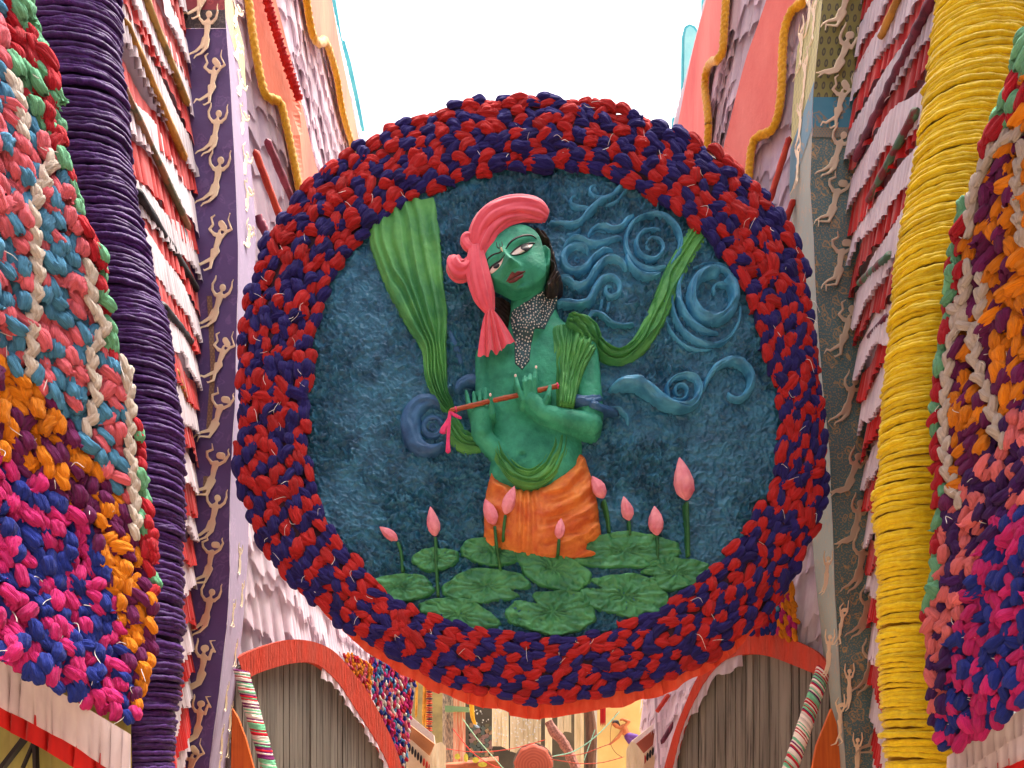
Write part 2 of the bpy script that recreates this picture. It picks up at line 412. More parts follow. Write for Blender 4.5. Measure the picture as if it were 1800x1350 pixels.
def polar(pts):
    a = np.array([math.atan2(p[1] - MC[1], p[0] - MC[0]) for p in pts]); r = np.array([math.hypot(p[0] - MC[0], p[1] - MC[1]) for p in pts])
    o = np.argsort(a); a = a[o]; r = r[o]
    a = np.r_[a - 2 * PI, a, a + 2 * PI]; r = np.r_[r, r, r]
    g = np.linspace(-2 * PI, 2 * PI, 1441); rr = np.interp(g, a, r); w = np.hanning(41); w /= w.sum()
    sm = np.convolve(np.pad(rr, 20, mode='wrap'), w, 'valid')
    return lambda t: np.interp(t, g, sm)
r_out, r_in = polar(OUT), polar(INN)

medal = thing('round_relief_medallion', 'huge round blue relief of a flute player with red and navy knotted rim', 'medallion', P(935, 1240, DM))
# plaster panel with its stippled relief
def panel():
    m0 = med(0)
    sdf = lambda X, Y: (r_in(np.arctan2(Y - MC[1], X - MC[0])) + 26) - np.hypot(X - MC[0], Y - MC[1])
    def h(x, y, d):
        wx = x + 6 * fbm(x / 17, y / 17, 5, 2); wy = y + 6 * fbm(x / 17, y / 17, 9, 2)
        a = np.clip(1 - np.abs(fbm(wx / 13, wy / 10, 21, 3)), 0, 1) ** 2.5; b = np.clip(1 - np.abs(fbm(wx / 7, wy / 6, 33, 2)), 0, 1) ** 2
        calm = .35 + .65 * np.clip(.5 + 1.2 * fbm(x / 90, y / 90, 3, 2), 0, 1)
        return calm * (11 * (a - .4) + 7 * (b - .4)) + 2 * fbm(x / 120, y / 120, 1, 2)
    me = sdf_mesh('plaster_panel', sdf, (510, 255, 1412, 1150), 1.75, h, m0, -14)
    o = obj('plaster_panel', me, M['plaster'], medal); o['label'] = 'stippled blue plaster panel'
panel()
# dark cloth backing under the knots, coloured to put shade in the gaps
def backing():
    m0 = med(8); n = 144; V = []
    for t in np.linspace(-PI, PI, n, endpoint=False):
        ro, ri = float(r_out(t)) - 8, float(r_in(t)) + 4
        for r, h in ((ri, -6), (ri + 12, 10), ((ri + ro) / 2, 16), (ro - 14, 10), (ro, -4), (ro - 2, -30), (ri, -30)):
            V.append([float(c) for c in m0(MC[0] + r * math.cos(t), MC[1] + r * math.sin(t), h)])
    q = grid_quads(n, 7, True); nn = n * 7
    last = np.array([[(n - 1) * 7 + j, j, (j + 1) % 7, (n - 1) * 7 + (j + 1) % 7] for j in range(7)])
    obj('rim_backing', mesh_np('rim_backing', V, np.vstack([q, last])), M['backing'], medal)
backing()

# ------------------------------------------------------------------ knots of twisted cloth
KUV = np.array([(i / 14, (.5 - abs(j / 28 - .5)) * 2) for i in range(15) for j in range(28)])
def knot_mesh(seed, kind=0):
    rs = np.random.RandomState(seed)
    nu, nv = 15, 28
    u = np.linspace(0, 1, nu)[:, None]; v = np.linspace(0, 2 * PI, nv, endpoint=False)[None]
    prof = np.sin(PI * np.clip(u * .94 + .03, 0, 1)) ** (.34 if kind == 0 else .5)
    k = rs.choice([5, 6, 7]); tw = rs.uniform(-2.2, 2.2)
    pinch = np.abs(2 * u - 1) ** 1.1
    crease = lambda a: 1 - 2 * np.abs(np.sin(a * .5)) ** .7          # sharp valleys between rounded folds
    fold = -(.17 + .15 * pinch) * crease(k * v + tw * u * 2 + 1.1 * np.sin(v + rs.rand() * 6) + rs.rand() * 6) - (.1 + .07 * pinch) * crease((2 * k + 1) * v - tw * 3 * u + 1.5 * np.sin(2 * v + 5 * u) + rs.rand() * 6)
    lump = .16 * np.sin(v + rs.rand() * 6) * np.sin(2 * PI * u + rs.rand() * 6) + .1 * np.sin(2 * v + rs.rand() * 6)
    R = .36 * prof * (1 + fold + lump)
    if kind == 1:  # one end left open like a little fan
        e = np.clip((u - .72) / .28, 0, 1)
        R = R * (1 - e) + e * (.14 + .2 * e) * (1 + .45 * np.sin(k * v + 1.3) + .2 * np.sin(2 * k * v))
    bend = rs.uniform(-.16, .16)
    x = (u - .5) * 1.04 + .05 * np.sin(2 * v + rs.rand() * 6) * prof
    y = R * np.cos(v) * 1.0 + bend * (4 * (u - .5) ** 2)
    z = R * np.sin(v) * .92 + .1 * (np.sin(PI * u) - .6)
    V = np.stack([x + 0 * v, y, z], -1)
    me = mesh_np('twisted_cloth_knot', V, grid_quads(nu, nv, True), True, KUV + np.array([seed * 3.7, seed * 1.3])); me.materials.append(None)
    return me
KM = [knot_mesh(i) for i in range(12)] + [knot_mesh(50 + i, 1) for i in range(4)]
def knot_matrix(pos, xdir, nrm, L, W, H):
    z = Vector(nrm).normalized(); x = Vector(xdir); x = (x - z * x.dot(z)).normalized(); y = z.cross(x)
    m = Matrix(((x.x * L, y.x * W, z.x * H, pos[0]), (x.y * L, y.y * W, z.y * H, pos[1]), (x.z * L, y.z * W, z.z * H, pos[2]), (0, 0, 0, 1)))
    return m
def put_knots(items, parent, name='cloth_knot', limit=296):
    """items: (matrix, colour, mesh); the largest become parts of their own, the rest one joined part for each colour"""
    items = sorted(items, key=lambda t: -t[3])
    for m, c, me, a in items[:limit]:
        o = bpy.data.objects.new(name, me); COL.objects.link(o)
        o.material_slots[0].link = 'OBJECT'; o.material_slots[0].material = K[c]
        o.parent = parent; o.matrix_parent_inverse = Matrix.Translation(-Vector(parent.location)); o.matrix_basis = m
    rest = items[limit:]
    if rest:
        cols = sorted({c for _, c, _, _ in rest}); V = []; Q = []; MI = []; n = 0
        for m, c, me, a in rest:
            v = np.empty(len(me.vertices) * 3, np.float32); me.vertices.foreach_get('co', v); v = v.reshape(-1, 3)
            Mx = np.array(m); v = v @ Mx[:3, :3].T + Mx[:3, 3]
            q = grid_quads(15, 28, True) + n; V.append(v); Q.append(q); MI.append(np.full(len(q), cols.index(c), np.int32)); n += len(v)
        mm = mesh_np('small_cloth_knots', np.concatenate(V), np.concatenate(Q), True, np.concatenate([KUV + np.array([3.1 * i, 1.7 * i]) for i in range(len(V))]))
        for c in cols: mm.materials.append(K[c])
        mm.polygons.foreach_set('material_index', np.concatenate(MI))
        o = bpy.data.objects.new('small_cloth_knots', mm); COL.objects.link(o); o.parent = parent
        o.matrix_parent_inverse = Matrix.Translation(-Vector(parent.location)); o['kind'] = 'stuff'
rs = np.random.RandomState(11)
def rim_knots():
    m0 = med(20); items = []
    def put(t, f, h, L, W, ang, c):
        ro, ri = float(r_out(t)), float(r_in(t)); r = ri + (ro - ri) * f
        px, py = MC[0] + r * math.cos(t), MC[1] + r * math.sin(t)
        p = [float(c_) for c_ in m0(px, py, h)]
        a = t + PI / 2 + ang
        xd = (math.cos(a), 0, -math.sin(a))
        tilt = (f - .5) * .7
        nr = (math.cos(t) * tilt, -1, -math.sin(t) * tilt)
        items.append((knot_matrix(p, xd, nr, L * S, W * S, W * S * .9), c, KM[rs.randint(16) if rs.rand() < .3 else rs.randint(12)], L * W))
    rows = [.05, .16, .27, .385, .5, .615, .73, .84, .94]
    for j, f in enumerate(rows):
        R = 1.; n = int(2 * PI * (418 + f * 108) / 22)
        for i in range(n):
            t = -PI + (i + .5 * (j % 2) + rs.uniform(-.22, .22)) * 2 * PI / n
            wid = float(r_out(t) - r_in(t))
            c = 'red' if ((i + j) % 2 == 0) ^ (rs.rand() < .15) else 'navy'
            L = rs.uniform(24, 35); W = rs.uniform(18, 25) * (.72 + .28 * wid / 120)
            if rs.rand() < .08: L *= 1.25; W *= 1.2
            put(t, f + rs.uniform(-.045, .045), (9 + 6 * math.sin(PI * f) + rs.uniform(-3, 3)), L, W, ((-1) ** j * .28 + rs.normal(0, .3)) * (.35 if j in (0, 8) else 1), c)
    put_knots(items, medal)
rim_knots()
# loose ends of white tying thread
def threads(parent, spots, seed):
    r = np.random.RandomState(seed); A = Acc()
    for p, s in spots:
        d = r.normal(0, 1, 3); d[1] = -abs(d[1]) * .6; d[2] -= .6; d /= np.linalg.norm(d); L = s * r.uniform(1.0, 2.2)
        e = r.normal(0, .35, 3); q = [p, p + d * L * .5 + e * L * .4, p + d * L + np.array([0, -.2, -.4]) * L * r.rand()]
        A.add(*tube_arr(spline(q, 8), .0014, 5))
    o = obj('loose_threads', A.mesh('loose_threads'), M['bead'], parent); o['kind'] = 'stuff'
def rim_threads():
    r = np.random.RandomState(77); m0 = med(20); sp = []
    for _ in range(90):
        t = r.uniform(-PI, PI); f = r.uniform(.05, .95); ro, ri = float(r_out(t)), float(r_in(t)); q = ri + (ro - ri) * f
        sp.append((np.array([float(c) for c in m0(MC[0] + q * math.cos(t), MC[1] + q * math.sin(t), 22)]), .045))
    threads(medal, sp, 5)
rim_threads()
# sheer red frill under the rim
def ruffle_arr(top, drop, nrm, amp, per=.09, nv=6, seed=0, flare=.0, scallop=0., lenvar=.06, sub=7):
    """top: (n,3) line; drop, nrm: vectors or (n,3). Gathered cloth hung from the line: pleats open downwards"""
    r = np.random.RandomState(seed)
    top = np.asarray(top, float); seg = np.r_[0, np.cumsum(np.linalg.norm(np.diff(top, axis=0), axis=1))]
    n = max(int(seg[-1] / per * sub), 8)
    s = np.linspace(0, seg[-1], n); line = np.stack([np.interp(s, seg, top[:, k]) for k in range(3)], 1)
    def exp(a):
        a = np.asarray(a, float)
        if a.ndim == 1: return np.broadcast_to(a, (n, 3))
        return np.stack([np.interp(s, seg, a[:, k]) for k in range(3)], 1)
    drop, nrm = exp(drop), exp(nrm)
    ph = 2 * PI * s / per + 2.2 * vnoise(s / per * .6, s * 0, seed) + 1.2 * vnoise(s / per * 1.7, s * 0 + 5, seed)
    am = .6 + .5 * vnoise(s / per * .45, s * 0 + 9, seed + 1) + .15 * r.rand()
    T = np.gradient(line, axis=0); T /= np.linalg.norm(T, axis=1)[:, None]
    v = np.linspace(0, 1, nv)[None, :, None]
    w = (np.sin(ph) + .35 * np.sin(2 * ph + .8)) * am; lat = np.cos(ph) * am
    ln = (1 + lenvar * vnoise(s / per * .8, s * 0 + 3, seed) + scallop * np.abs(np.sin(ph * .5)))[:, None, None]
    V = line[:, None] + drop[:, None] * v * ln + nrm[:, None] * (amp * (w[:, None, None] * (.2 + .8 * v) + 1.1) + flare * v ** 1.5) - T[:, None] * (amp * .55 * lat[:, None, None] * (.1 + .9 * v))
    return V.reshape(-1, 3), grid_quads(n, nv)
def rim_frill():
    m0 = med(10); top = []; dr = []
    for t in np.linspace(2.42, .68, 60):
        r = float(r_out(t)) - 16
        top.append([float(c) for c in m0(MC[0] + r * math.cos(t), MC[1] + r * math.sin(t), -20)])
        edge = min(1, (t - .68) / .25 + .25, (2.42 - t) / .25 + .25)
        dr.append(np.array([math.cos(t) * .35, 0, -math.sin(t) * .8 - .1]) * 44 * S * edge)
    V, Q = ruffle_arr(np.array(top), np.array(dr), np.array([0, -1., 0]), 9 * S, per=.09, seed=5, lenvar=.14)
    o = obj('frill', mesh_np('frill', V, Q), M['frill'], medal); o['label'] = 'sheer orange red frill hanging under the knotted rim'
rim_frill()

# ------------------------------------------------------------------ relief sweeps
def relief(name, path, width, height, mat, parent, ridges=0, ramp_=.5, n=None, nv=13, hm=8, base=-3, z=0., tip=True, seed=0, prof=.5, ends=(0.25, 0.25)):
    """a raised band laid on the panel: path px, half width px, height px (each scalar or per control point)"""
    m0 = med(hm); k = len(path)
    W = np.broadcast_to(np.asarray(width, float), (k,)); Hh = np.broadcast_to(np.asarray(height, float), (k,)); Z = np.broadcast_to(np.asarray(z, float), (k,))
    Ls = float(np.sum(np.hypot(*np.diff(np.asarray(path, float), axis=0).T)))
    n = n or max(int(Ls / 4), 12)
    c = spline(np.column_stack([path, 0 * W]), n); tt = np.r_[0, np.cumsum(np.linalg.norm(np.diff(c[:, :2], axis=0), axis=1))]; tt /= tt[-1]
    cs = np.r_[0, np.cumsum(np.hypot(*np.diff(np.asarray(path, float), axis=0).T))]; cs /= cs[-1]
    W, Hh, Z = np.interp(tt, cs, W), np.interp(tt, cs, Hh), np.interp(tt, cs, Z)
    T = np.gradient(c[:, :2], axis=0); T /= np.linalg.norm(T, axis=1)[:, None]; N = np.stack([-T[:, 1], T[:, 0]], 1)
    if tip:
        e = np.minimum(1, np.minimum(tt / max(ends[0], 1e-3) * 1.0 + (0 if ends[0] > 0 else 1), (1 - tt) / max(ends[1], 1e-3) + (0 if ends[1] > 0 else 1)))
        e = np.sqrt(np.maximum(1 - (1 - np.clip(e, 0, 1)) ** 2, .02)); W = W * (.25 + .75 * e); Hh = Hh * e
    v = np.linspace(-1, 1, nv)[None]
    h = Hh[:, None] * np.maximum(1 - v * v, 0) ** prof
    if ridges:
        q = ridges * v * 1.6 + .7 * np.sin(tt * 6 + seed)[:, None] + 1.3 * vnoise(tt[:, None] * 7 + 0 * v, v * 2 + 0 * tt[:, None], seed)
        h = h * (1 + ramp_ * np.sin(q * 2)) + .12 * Hh[:, None] * np.sin(q * 5 + 1) * (1 - v * v)
    h = h + .06 * Hh[:, None] * vnoise(tt[:, None] * Ls / 8 + 0 * v, v * 2 + 0 * tt[:, None], seed + 4)
    X = c[:, 0:1] + N[:, 0:1] * W[:, None] * v; Y = c[:, 1:2] + N[:, 1:2] * W[:, None] * v
    h = h + Z[:, None]; h[:, 0] = base; h[:, -1] = base
    h[0] = base; h[-1] = base
    V = np.stack(m0(X.ravel(), Y.ravel(), h.ravel()), 1)
    q = grid_quads(n, nv)[:, ::-1]
    me = mesh_np(name, V, q)
    return obj(name, me, mat, parent)
def z6(*p): return [(950 + x / 2.936, 280 + y / 2.936) for x, y in p]
def z5(*p): return [(700 + x / 3.375, 600 + y / 3.375) for x, y in p]
def spiral(cx, cy, r0, r1, a0, turns, sq=1.0, n=26):
    return [(cx + (r0 + (r1 - r0) * t) * math.cos(a0 + turns * 2 * PI * t), cy + sq * (r0 + (r1 - r0) * t) * math.sin(a0 + turns * 2 * PI * t)) for t in np.linspace(0, 1, n)]
SW = [
    (z6((40, 318), (110, 328), (165, 335), (205, 322), (250, 270), (310, 215), (370, 185), (415, 140), (450, 92)), [5, 5, 6, 7, 8, 7, 6, 6, 4]),
    (z6((370, 190), (320, 198), (275, 190), (255, 160), (265, 132), (300, 125)), [5, 5, 5, 4, 3, 2]),
    (z6((270, 262), (230, 250), (180, 240), (155, 215), (165, 188), (195, 182)), [5, 5, 5, 4, 3, 2]),
    (z6((130, 378), (175, 378), (210, 350)), [2, 4, 3]),
    (z6((330, 235), (390, 215), (430, 170), (470, 120), (510, 112)), [3, 4, 4, 3, 2]),
    (z6((245, 395), (275, 355), (325, 345), (375, 362), (420, 348), (450, 305), (490, 280)), [4, 6, 7, 7, 7, 6, 4]),
    (z6((260, 380), (300, 365), (345, 372)), [2, 3, 2]),
    (z6((120, 470), (150, 420), (205, 412), (260, 440), (330, 430), (395, 405), (430, 408)), [5, 8, 8, 8, 7, 6, 4]),
    (spiral(*z6((190, 512))[0], 21, 22, -.6, -.85), 6),
    (z6((250, 490), (235, 455), (190, 445), (140, 465), (118, 510), (130, 560), (180, 580), (235, 560), (275, 510), (330, 470), (385, 470)), [4, 6, 7, 8, 9, 9, 9, 9, 8, 7, 4]),
    (spiral(*z6((190, 512))[0], 4, 4.2, 0, 1.0, n=14), 2.4),
    (z6((75, 622), (130, 622), (180, 658), (240, 645), (285, 575), (330, 525), (385, 515), (425, 535), (450, 575)), [6, 9, 10, 10, 10, 9, 8, 7, 4]),
    (z6((75, 735), (130, 745), (200, 752), (250, 735), (285, 665), (325, 615), (375, 608), (408, 640), (402, 690), (360, 705), (335, 675), (352, 648), (378, 660)), [8, 10, 10, 10, 9, 8, 7, 6, 6, 5, 5, 4, 3]),
    (z6((320, 720), (310, 775)), 4), (z6((355, 735), (345, 785)), 4),
    (z6((300, 868), (262, 862), (250, 820), (275, 790), (320, 800), (365, 838), (420, 855), (490, 842)), [3, 4, 5, 6, 6, 6, 6, 4]),
    # upper large spiral
    (spiral(*z6((582, 425))[0], 47, 50, 1.0, .95, 1.02), 6),
    (spiral(*z6((578, 445))[0], 5, 34, 1.2, 1.65, .95, n=40), [3] * 12 + [5] * 14 + [6] * 10 + [4] * 4),
    (z6((500, 300), (560, 280), (640, 295), (700, 345), (722, 420), (705, 490), (660, 550)), [3, 5, 6, 6, 6, 6, 4]),
    (z6((445, 480), (460, 540), (510, 590), (570, 605), (630, 580)), [4, 7, 8, 8, 4]),
    # right large spiral
    (spiral(*z6((893, 710))[0], 36, 40, -1.0, .96, 1.1), 12),
    (z6((905, 700), (895, 660), (930, 640), (985, 665), (1005, 720)), [4, 5, 5, 5, 4]),
    (z6((745, 570), (715, 640), (718, 730), (760, 820), (840, 880), (930, 895)), [4, 6, 8, 8, 7, 3]),
    (z6((800, 590), (870, 555), (950, 570), (1010, 630), (1030, 720)), [4, 6, 6, 6, 4]),
    (z6((780, 555), (860, 530), (940, 540), (990, 570)), [2, 3, 4, 2]),
    (z6((690, 640), (680, 720), (700, 820), (760, 910), (840, 950), (920, 950), (990, 900), (1030, 820), (1035, 740)), [3, 5, 6, 7, 7, 6, 5, 4, 3]),
    (z6((640, 800), (680, 890), (740, 955), (820, 980), (900, 972)), [2, 4, 4, 4, 2]),
    # lower wave
    (z6((350, 1192), (420, 1165), (500, 1165), (570, 1205), (640, 1258), (730, 1283), (795, 1255), (822, 1190), (800, 1130), (745, 1112), (690, 1130), (655, 1175), (672, 1232)), [7, 14, 16, 16, 14, 11, 10, 9, 8, 7, 6, 6, 4]),
    (spiral(*z6((722, 1192))[0], 4, 17, 0, 1.4, n=26), [2] * 8 + [5] * 12 + [4] * 6),
    (z6((845, 1195), (868, 1125), (915, 1068), (985, 1040), (1050, 1062), (1088, 1120), (1080, 1185), (1035, 1235), (985, 1228), (968, 1190)), [3, 6, 9, 10, 10, 10, 9, 8, 6, 3]),
    (z6((330, 1290), (400, 1285), (445, 1320), (455, 1370)), [5, 6, 5, 3]),
]
for i, (pth, w) in enumerate(SW):
    w = np.asarray(w, float)
    pth = [(float(a), float(b)) for a, b in pth]
    wv = np.broadcast_to(w, (len(pth),)) if w.ndim == 0 or len(w) == len(pth) else np.interp(np.linspace(0, 1, len(pth)), np.linspace(0, 1, len(w)), w)
    relief('painted_swirl', pth, wv * .8, wv * 1.75, M['swirl'], medal, ridges=1.2, ramp_=.14, seed=i, ends=(.06, .06), prof=.6, hm=6)
for i, (pth, w, hh) in enumerate([
    (z5((258, 400), (215, 352), (140, 360), (85, 420), (72, 500), (95, 590), (160, 640), (240, 630), (275, 590)), [6, 12, 17, 19, 20, 18, 14, 10, 5], 13),
    (spiral(*z5((205, 505))[0], 15, 17, 0, 1.0), 6, 7), (spiral(*z5((205, 505))[0], 5, 5.5, 0, 1.0, n=14), 3, 5),
    (z5((345, 310), (370, 255), (430, 228), (500, 245), (550, 300), (570, 360)), [6, 11, 13, 13, 10, 6], 12),
    (z5((110, 560), (150, 610), (210, 615)), [3, 5, 3], 6),
    ([(787, 575), (800, 605), (812, 640)], [4, 7, 4], 3)]):
    relief('painted_swirl', pth, w, hh, M['swirl_dull'], medal, ridges=1.2, ramp_=.14, seed=40 + i, ends=(.06, .06), prof=.6, hm=6)

# lotus pond -----------------------------------------------------------
def lily(cx, cy, rx, ry, rot, seed, notch=None):
    rx *= 1.06; ry *= 1.08
    r = np.random.RandomState(seed); c, s_ = math.cos(rot), math.sin(rot); ph = r.rand(4) * 6
    def uvw(X, Y):
        u = ((X - cx) * c + (Y - cy) * s_) / rx; v = (-(X - cx) * s_ + (Y - cy) * c) / ry
        return u, v
    def sdf(X, Y):
        u, v = uvw(X, Y); a = np.arctan2(v, u); rr = np.hypot(u, v)
        lim = 1 + .05 * np.sin(3 * a + ph[0]) + .035 * np.sin(5 * a + ph[1]) + .02 * np.sin(11 * a + ph[2])
        if notch is not None:
            da = np.abs((a - notch + PI) % (2 * PI) - PI); lim = lim - .45 * np.exp(-(da / .16) ** 2)
        return (lim - rr) * min(rx, ry)
    def h(x, y, d):
        u, v = uvw(x, y); a = np.arctan2(v, u); rr = np.hypot(u, v)
        wr = np.sin(a * 11 + 2.5 * fbm(x / 15, y / 15, seed, 2)) * (1.2 + .6 * np.sin(rr * 9))
        rg = 1 - np.abs(fbm(x / 9, y / 7, seed + 3, 3))
        return 9 * dome(d, 4) + 1.5 * wr * dome(d, 8) + 2.0 * (rg - .6) * dome(d, 6) + 2.6 * np.exp(-((d - 2.2) / 1.4) ** 2) - 2.5 * np.exp(-(rr / .18) ** 2)
    R = max(rx, ry) * 1.15
    obj('lily_pad', sdf_mesh('lily_pad', sdf, (cx - R, cy - R, cx + R, cy + R), 1.7, h, med(6), -5), M['leaf'], medal)
for a in [(765, 982, 40, 19, -.08, 1), (868, 969, 58, 23, .05, 2), (1097, 968, 98, 30, -.02, 4, 2.95), (971, 1000, 68, 31, .38, 3), (1188, 1008, 62, 27, -.05, 5, 3.0),
          (1099, 1047, 76, 36, .12, 6, -2.8), (855, 1030, 75, 29, -.05, 7, .5), (700, 1033, 62, 23, -.05, 8), (807, 1082, 70, 28, .22, 9), (971, 1076, 76, 37, 0, 10, -2.3)]:
    lily(*a)
def z8(x, y): return (600 + x / 2.432, 780 + y / 2.432)
def bud(tipp, basep, w, zc, seed):
    """closed lotus bud: a pointed ovoid wrapped in overlapping petals"""
    t = np.array(z8(*tipp)); b = np.array(z8(*basep)); w = w / 2.432 / 2
    m0 = med(zc); nu, nv = 26, 44; u = np.linspace(0, 1, nu); v = np.linspace(0, 2 * PI, nv, endpoint=False)
    prof = np.interp(u, [0, .06, .2, .42, .65, .85, .97, 1], [.12, .45, .88, 1.0, .8, .42, .12, .02])
    ax = t - b; L = np.linalg.norm(ax); ax /= L; nx = np.array([-ax[1], ax[0]])
    R = w * .9 * prof[:, None] * (1 + .2 * (np.abs(np.sin(2 * v[None] + 1.9 * u[:, None] + seed)) ** .6 - .5) + .14 * (np.abs(np.sin(3 * v[None] - 2.6 * u[:, None] + seed * 2)) ** .6 - .5) + .03 * np.sin(9 * v[None] + 4 * u[:, None] + seed))
    cx = b[0] + ax[0] * L * u; cy = b[1] + ax[1] * L * u
    X = cx[:, None] + nx[0] * R * np.cos(v)[None]; Y = cy[:, None] + nx[1] * R * np.cos(v)[None]
    V = np.stack(m0(X.ravel(), Y.ravel(), (zc + .85 * R * np.sin(v)[None]).ravel()), 1)
    return obj('lotus_bud', mesh_np('lotus_bud', V, grid_quads(nu, nv, True)), M['bud'], medal)
BUDS = [((163, 355), (240, 413), 44, 9), ((380, 268), (402, 395), 56, 12), ((614, 236), (656, 345), 58, 38), ((740, 180), (700, 300), 56, 40), ((940, 318), (930, 406), 44, 44),
        ((1072, 138), (1122, 232), 60, 22), ((1206, 224), (1232, 328), 52, 12), ((1338, 266), (1350, 392), 66, 13), ((1445, 58), (1478, 242), 84, 16)]
STEMS = [[(238, 412), (255, 470), (262, 556)], [(402, 390), (405, 520), (413, 655)], [(655, 343), (664, 430), (682, 532)], [(703, 296), (695, 350), (691, 410)], [(931, 404), (930, 440), (928, 470)],
         [(1120, 230), (1138, 290), (1152, 378)], [(1230, 326), (1233, 360), (1236, 392)], [(1350, 390), (1352, 440), (1356, 500)], [(1477, 240), (1482, 340), (1489, 482)]]
for i, (a, b) in enumerate(zip(BUDS, STEMS)):
    bud(a[0], a[1], a[2], a[3], i * 1.7)
    relief('lotus_stem', [z8(*q) for q in b], 3.3 if i != 8 else 4.2, 5, M['stem'], medal, hm=a[3], z=[max(a[3] - 2, 2), max(a[3] - 4, 4), 30 if i in (3, 4) else 6], nv=9, ends=(.03, .03))
# ------------------------------------------------------------------ flute player in relief
HB = 32
mb = med(HB)
TORSO = smooth_poly([(905,512),(935,500),(962,492),(978,520),(990,545),(1018,558),(1045,582),(1057,615),(1061,660),(1063,705),(1050,722),(1026,744),(1026,790),(1012,835),(960,856),(910,856),(862,832),(864,780),(860,735),(850,705),(840,660),(835,615),(846,588),(878,572),(897,555)], 110)
s_torso = poly_sdf(TORSO)
ARMS = [(1028, 604, 27, 6, 1039, 725, 24, 14), (1039, 742, 22, 20, 1000, 738, 19, 28), (1000, 738, 19, 28, 955, 728, 14, 36),
        (952, 726, 14, 37, 934, 708, 14.5, 41), (940, 716, 14, 38, 928, 703, 12, 41),
        (919, 711, 5, 48, 910, 692, 4.4, 54), (910, 692, 4.4, 54, 906, 674, 3.4, 52),
        (925, 703, 5.4, 49, 921, 686, 4.8, 56), (921, 686, 4.8, 56, 922, 676, 4, 52),
        (932, 700, 5.4, 49, 930, 684, 4.8, 57), (930, 684, 4.8, 57, 931, 673, 4, 53),
        (939, 699, 5.4, 49, 939, 680, 4.8, 56), (939, 680, 4.8, 56, 941, 661, 3.4, 55),
        (954, 720, 7, 42, 963, 706, 5.6, 50), (963, 706, 5.6, 50, 966, 690, 4.2, 48),
        (846, 752, 19, 20, 846, 728, 21, 25), (846, 757, 17, 18, 880, 792, 17, 4), (832, 722, 9, 32, 860, 720, 9, 32),
        (826, 716, 5.2, 34, 820, 690, 4, 33), (835, 712, 5.6, 34, 833, 694, 4.4, 36), (844, 711, 5.6, 34, 843, 693, 4.4, 36), (853, 711, 5.4, 34, 854, 687, 4, 34),
        (866, 730, 6, 38, 863, 708, 4.2, 50),
        (850, 612, 16, 6, 848, 690, 14, 8), (930, 495, 30, 0, 928, 565, 36, 0)]
s_arm, h_arm = caps_sdf(ARMS)
def H_body(x, y):
    d = s_torso(x, y)
    h = 22 * dome(np.maximum(d, 0), 48)
    h = h + 5.5 * gauss(x, y, 900, 640, 36, 26) + 5.5 * gauss(x, y, 985, 625, 34, 28) - 3 * gauss(x, y, 938, 640, 8, 40)
    h = h + 6.5 * gauss(x, y, 920, 795, 34, 30) - 5 * gauss(x, y, 918, 797, 4, 3) - 3 * gauss(x, y, 925, 715, 50, 14)
    h = h + 3 * gauss(x, y, 900, 573, 40, 5, -.1)
    h = np.where(d > 0, h, -50)
    a = h_arm(x, y)
    k = 2.2; m = np.maximum(h, a)
    m2 = m + np.log(np.exp(np.clip((h - m) / k, -30, 0)) + np.exp(np.clip((a - m) / k, -30, 0))) * k
    return np.where(m < -20, 0, m2)
sdf_body = lambda X, Y: np.maximum(s_torso(X, Y), s_arm(X, Y))
def h_of(x, y, d): return np.minimum(H_body(x, y), 3 + 60 * dome(d, 9)) + .35 * fbm(x / 7, y / 7, 2, 2)
body = obj('relief_figure', sdf_mesh('relief_figure', sdf_body, (800, 470, 1080, 870), 1.15, h_of, mb, -4), M['skin'], medal)
body['label'] = 'green relief of a flute player in pink turban and orange wrap'
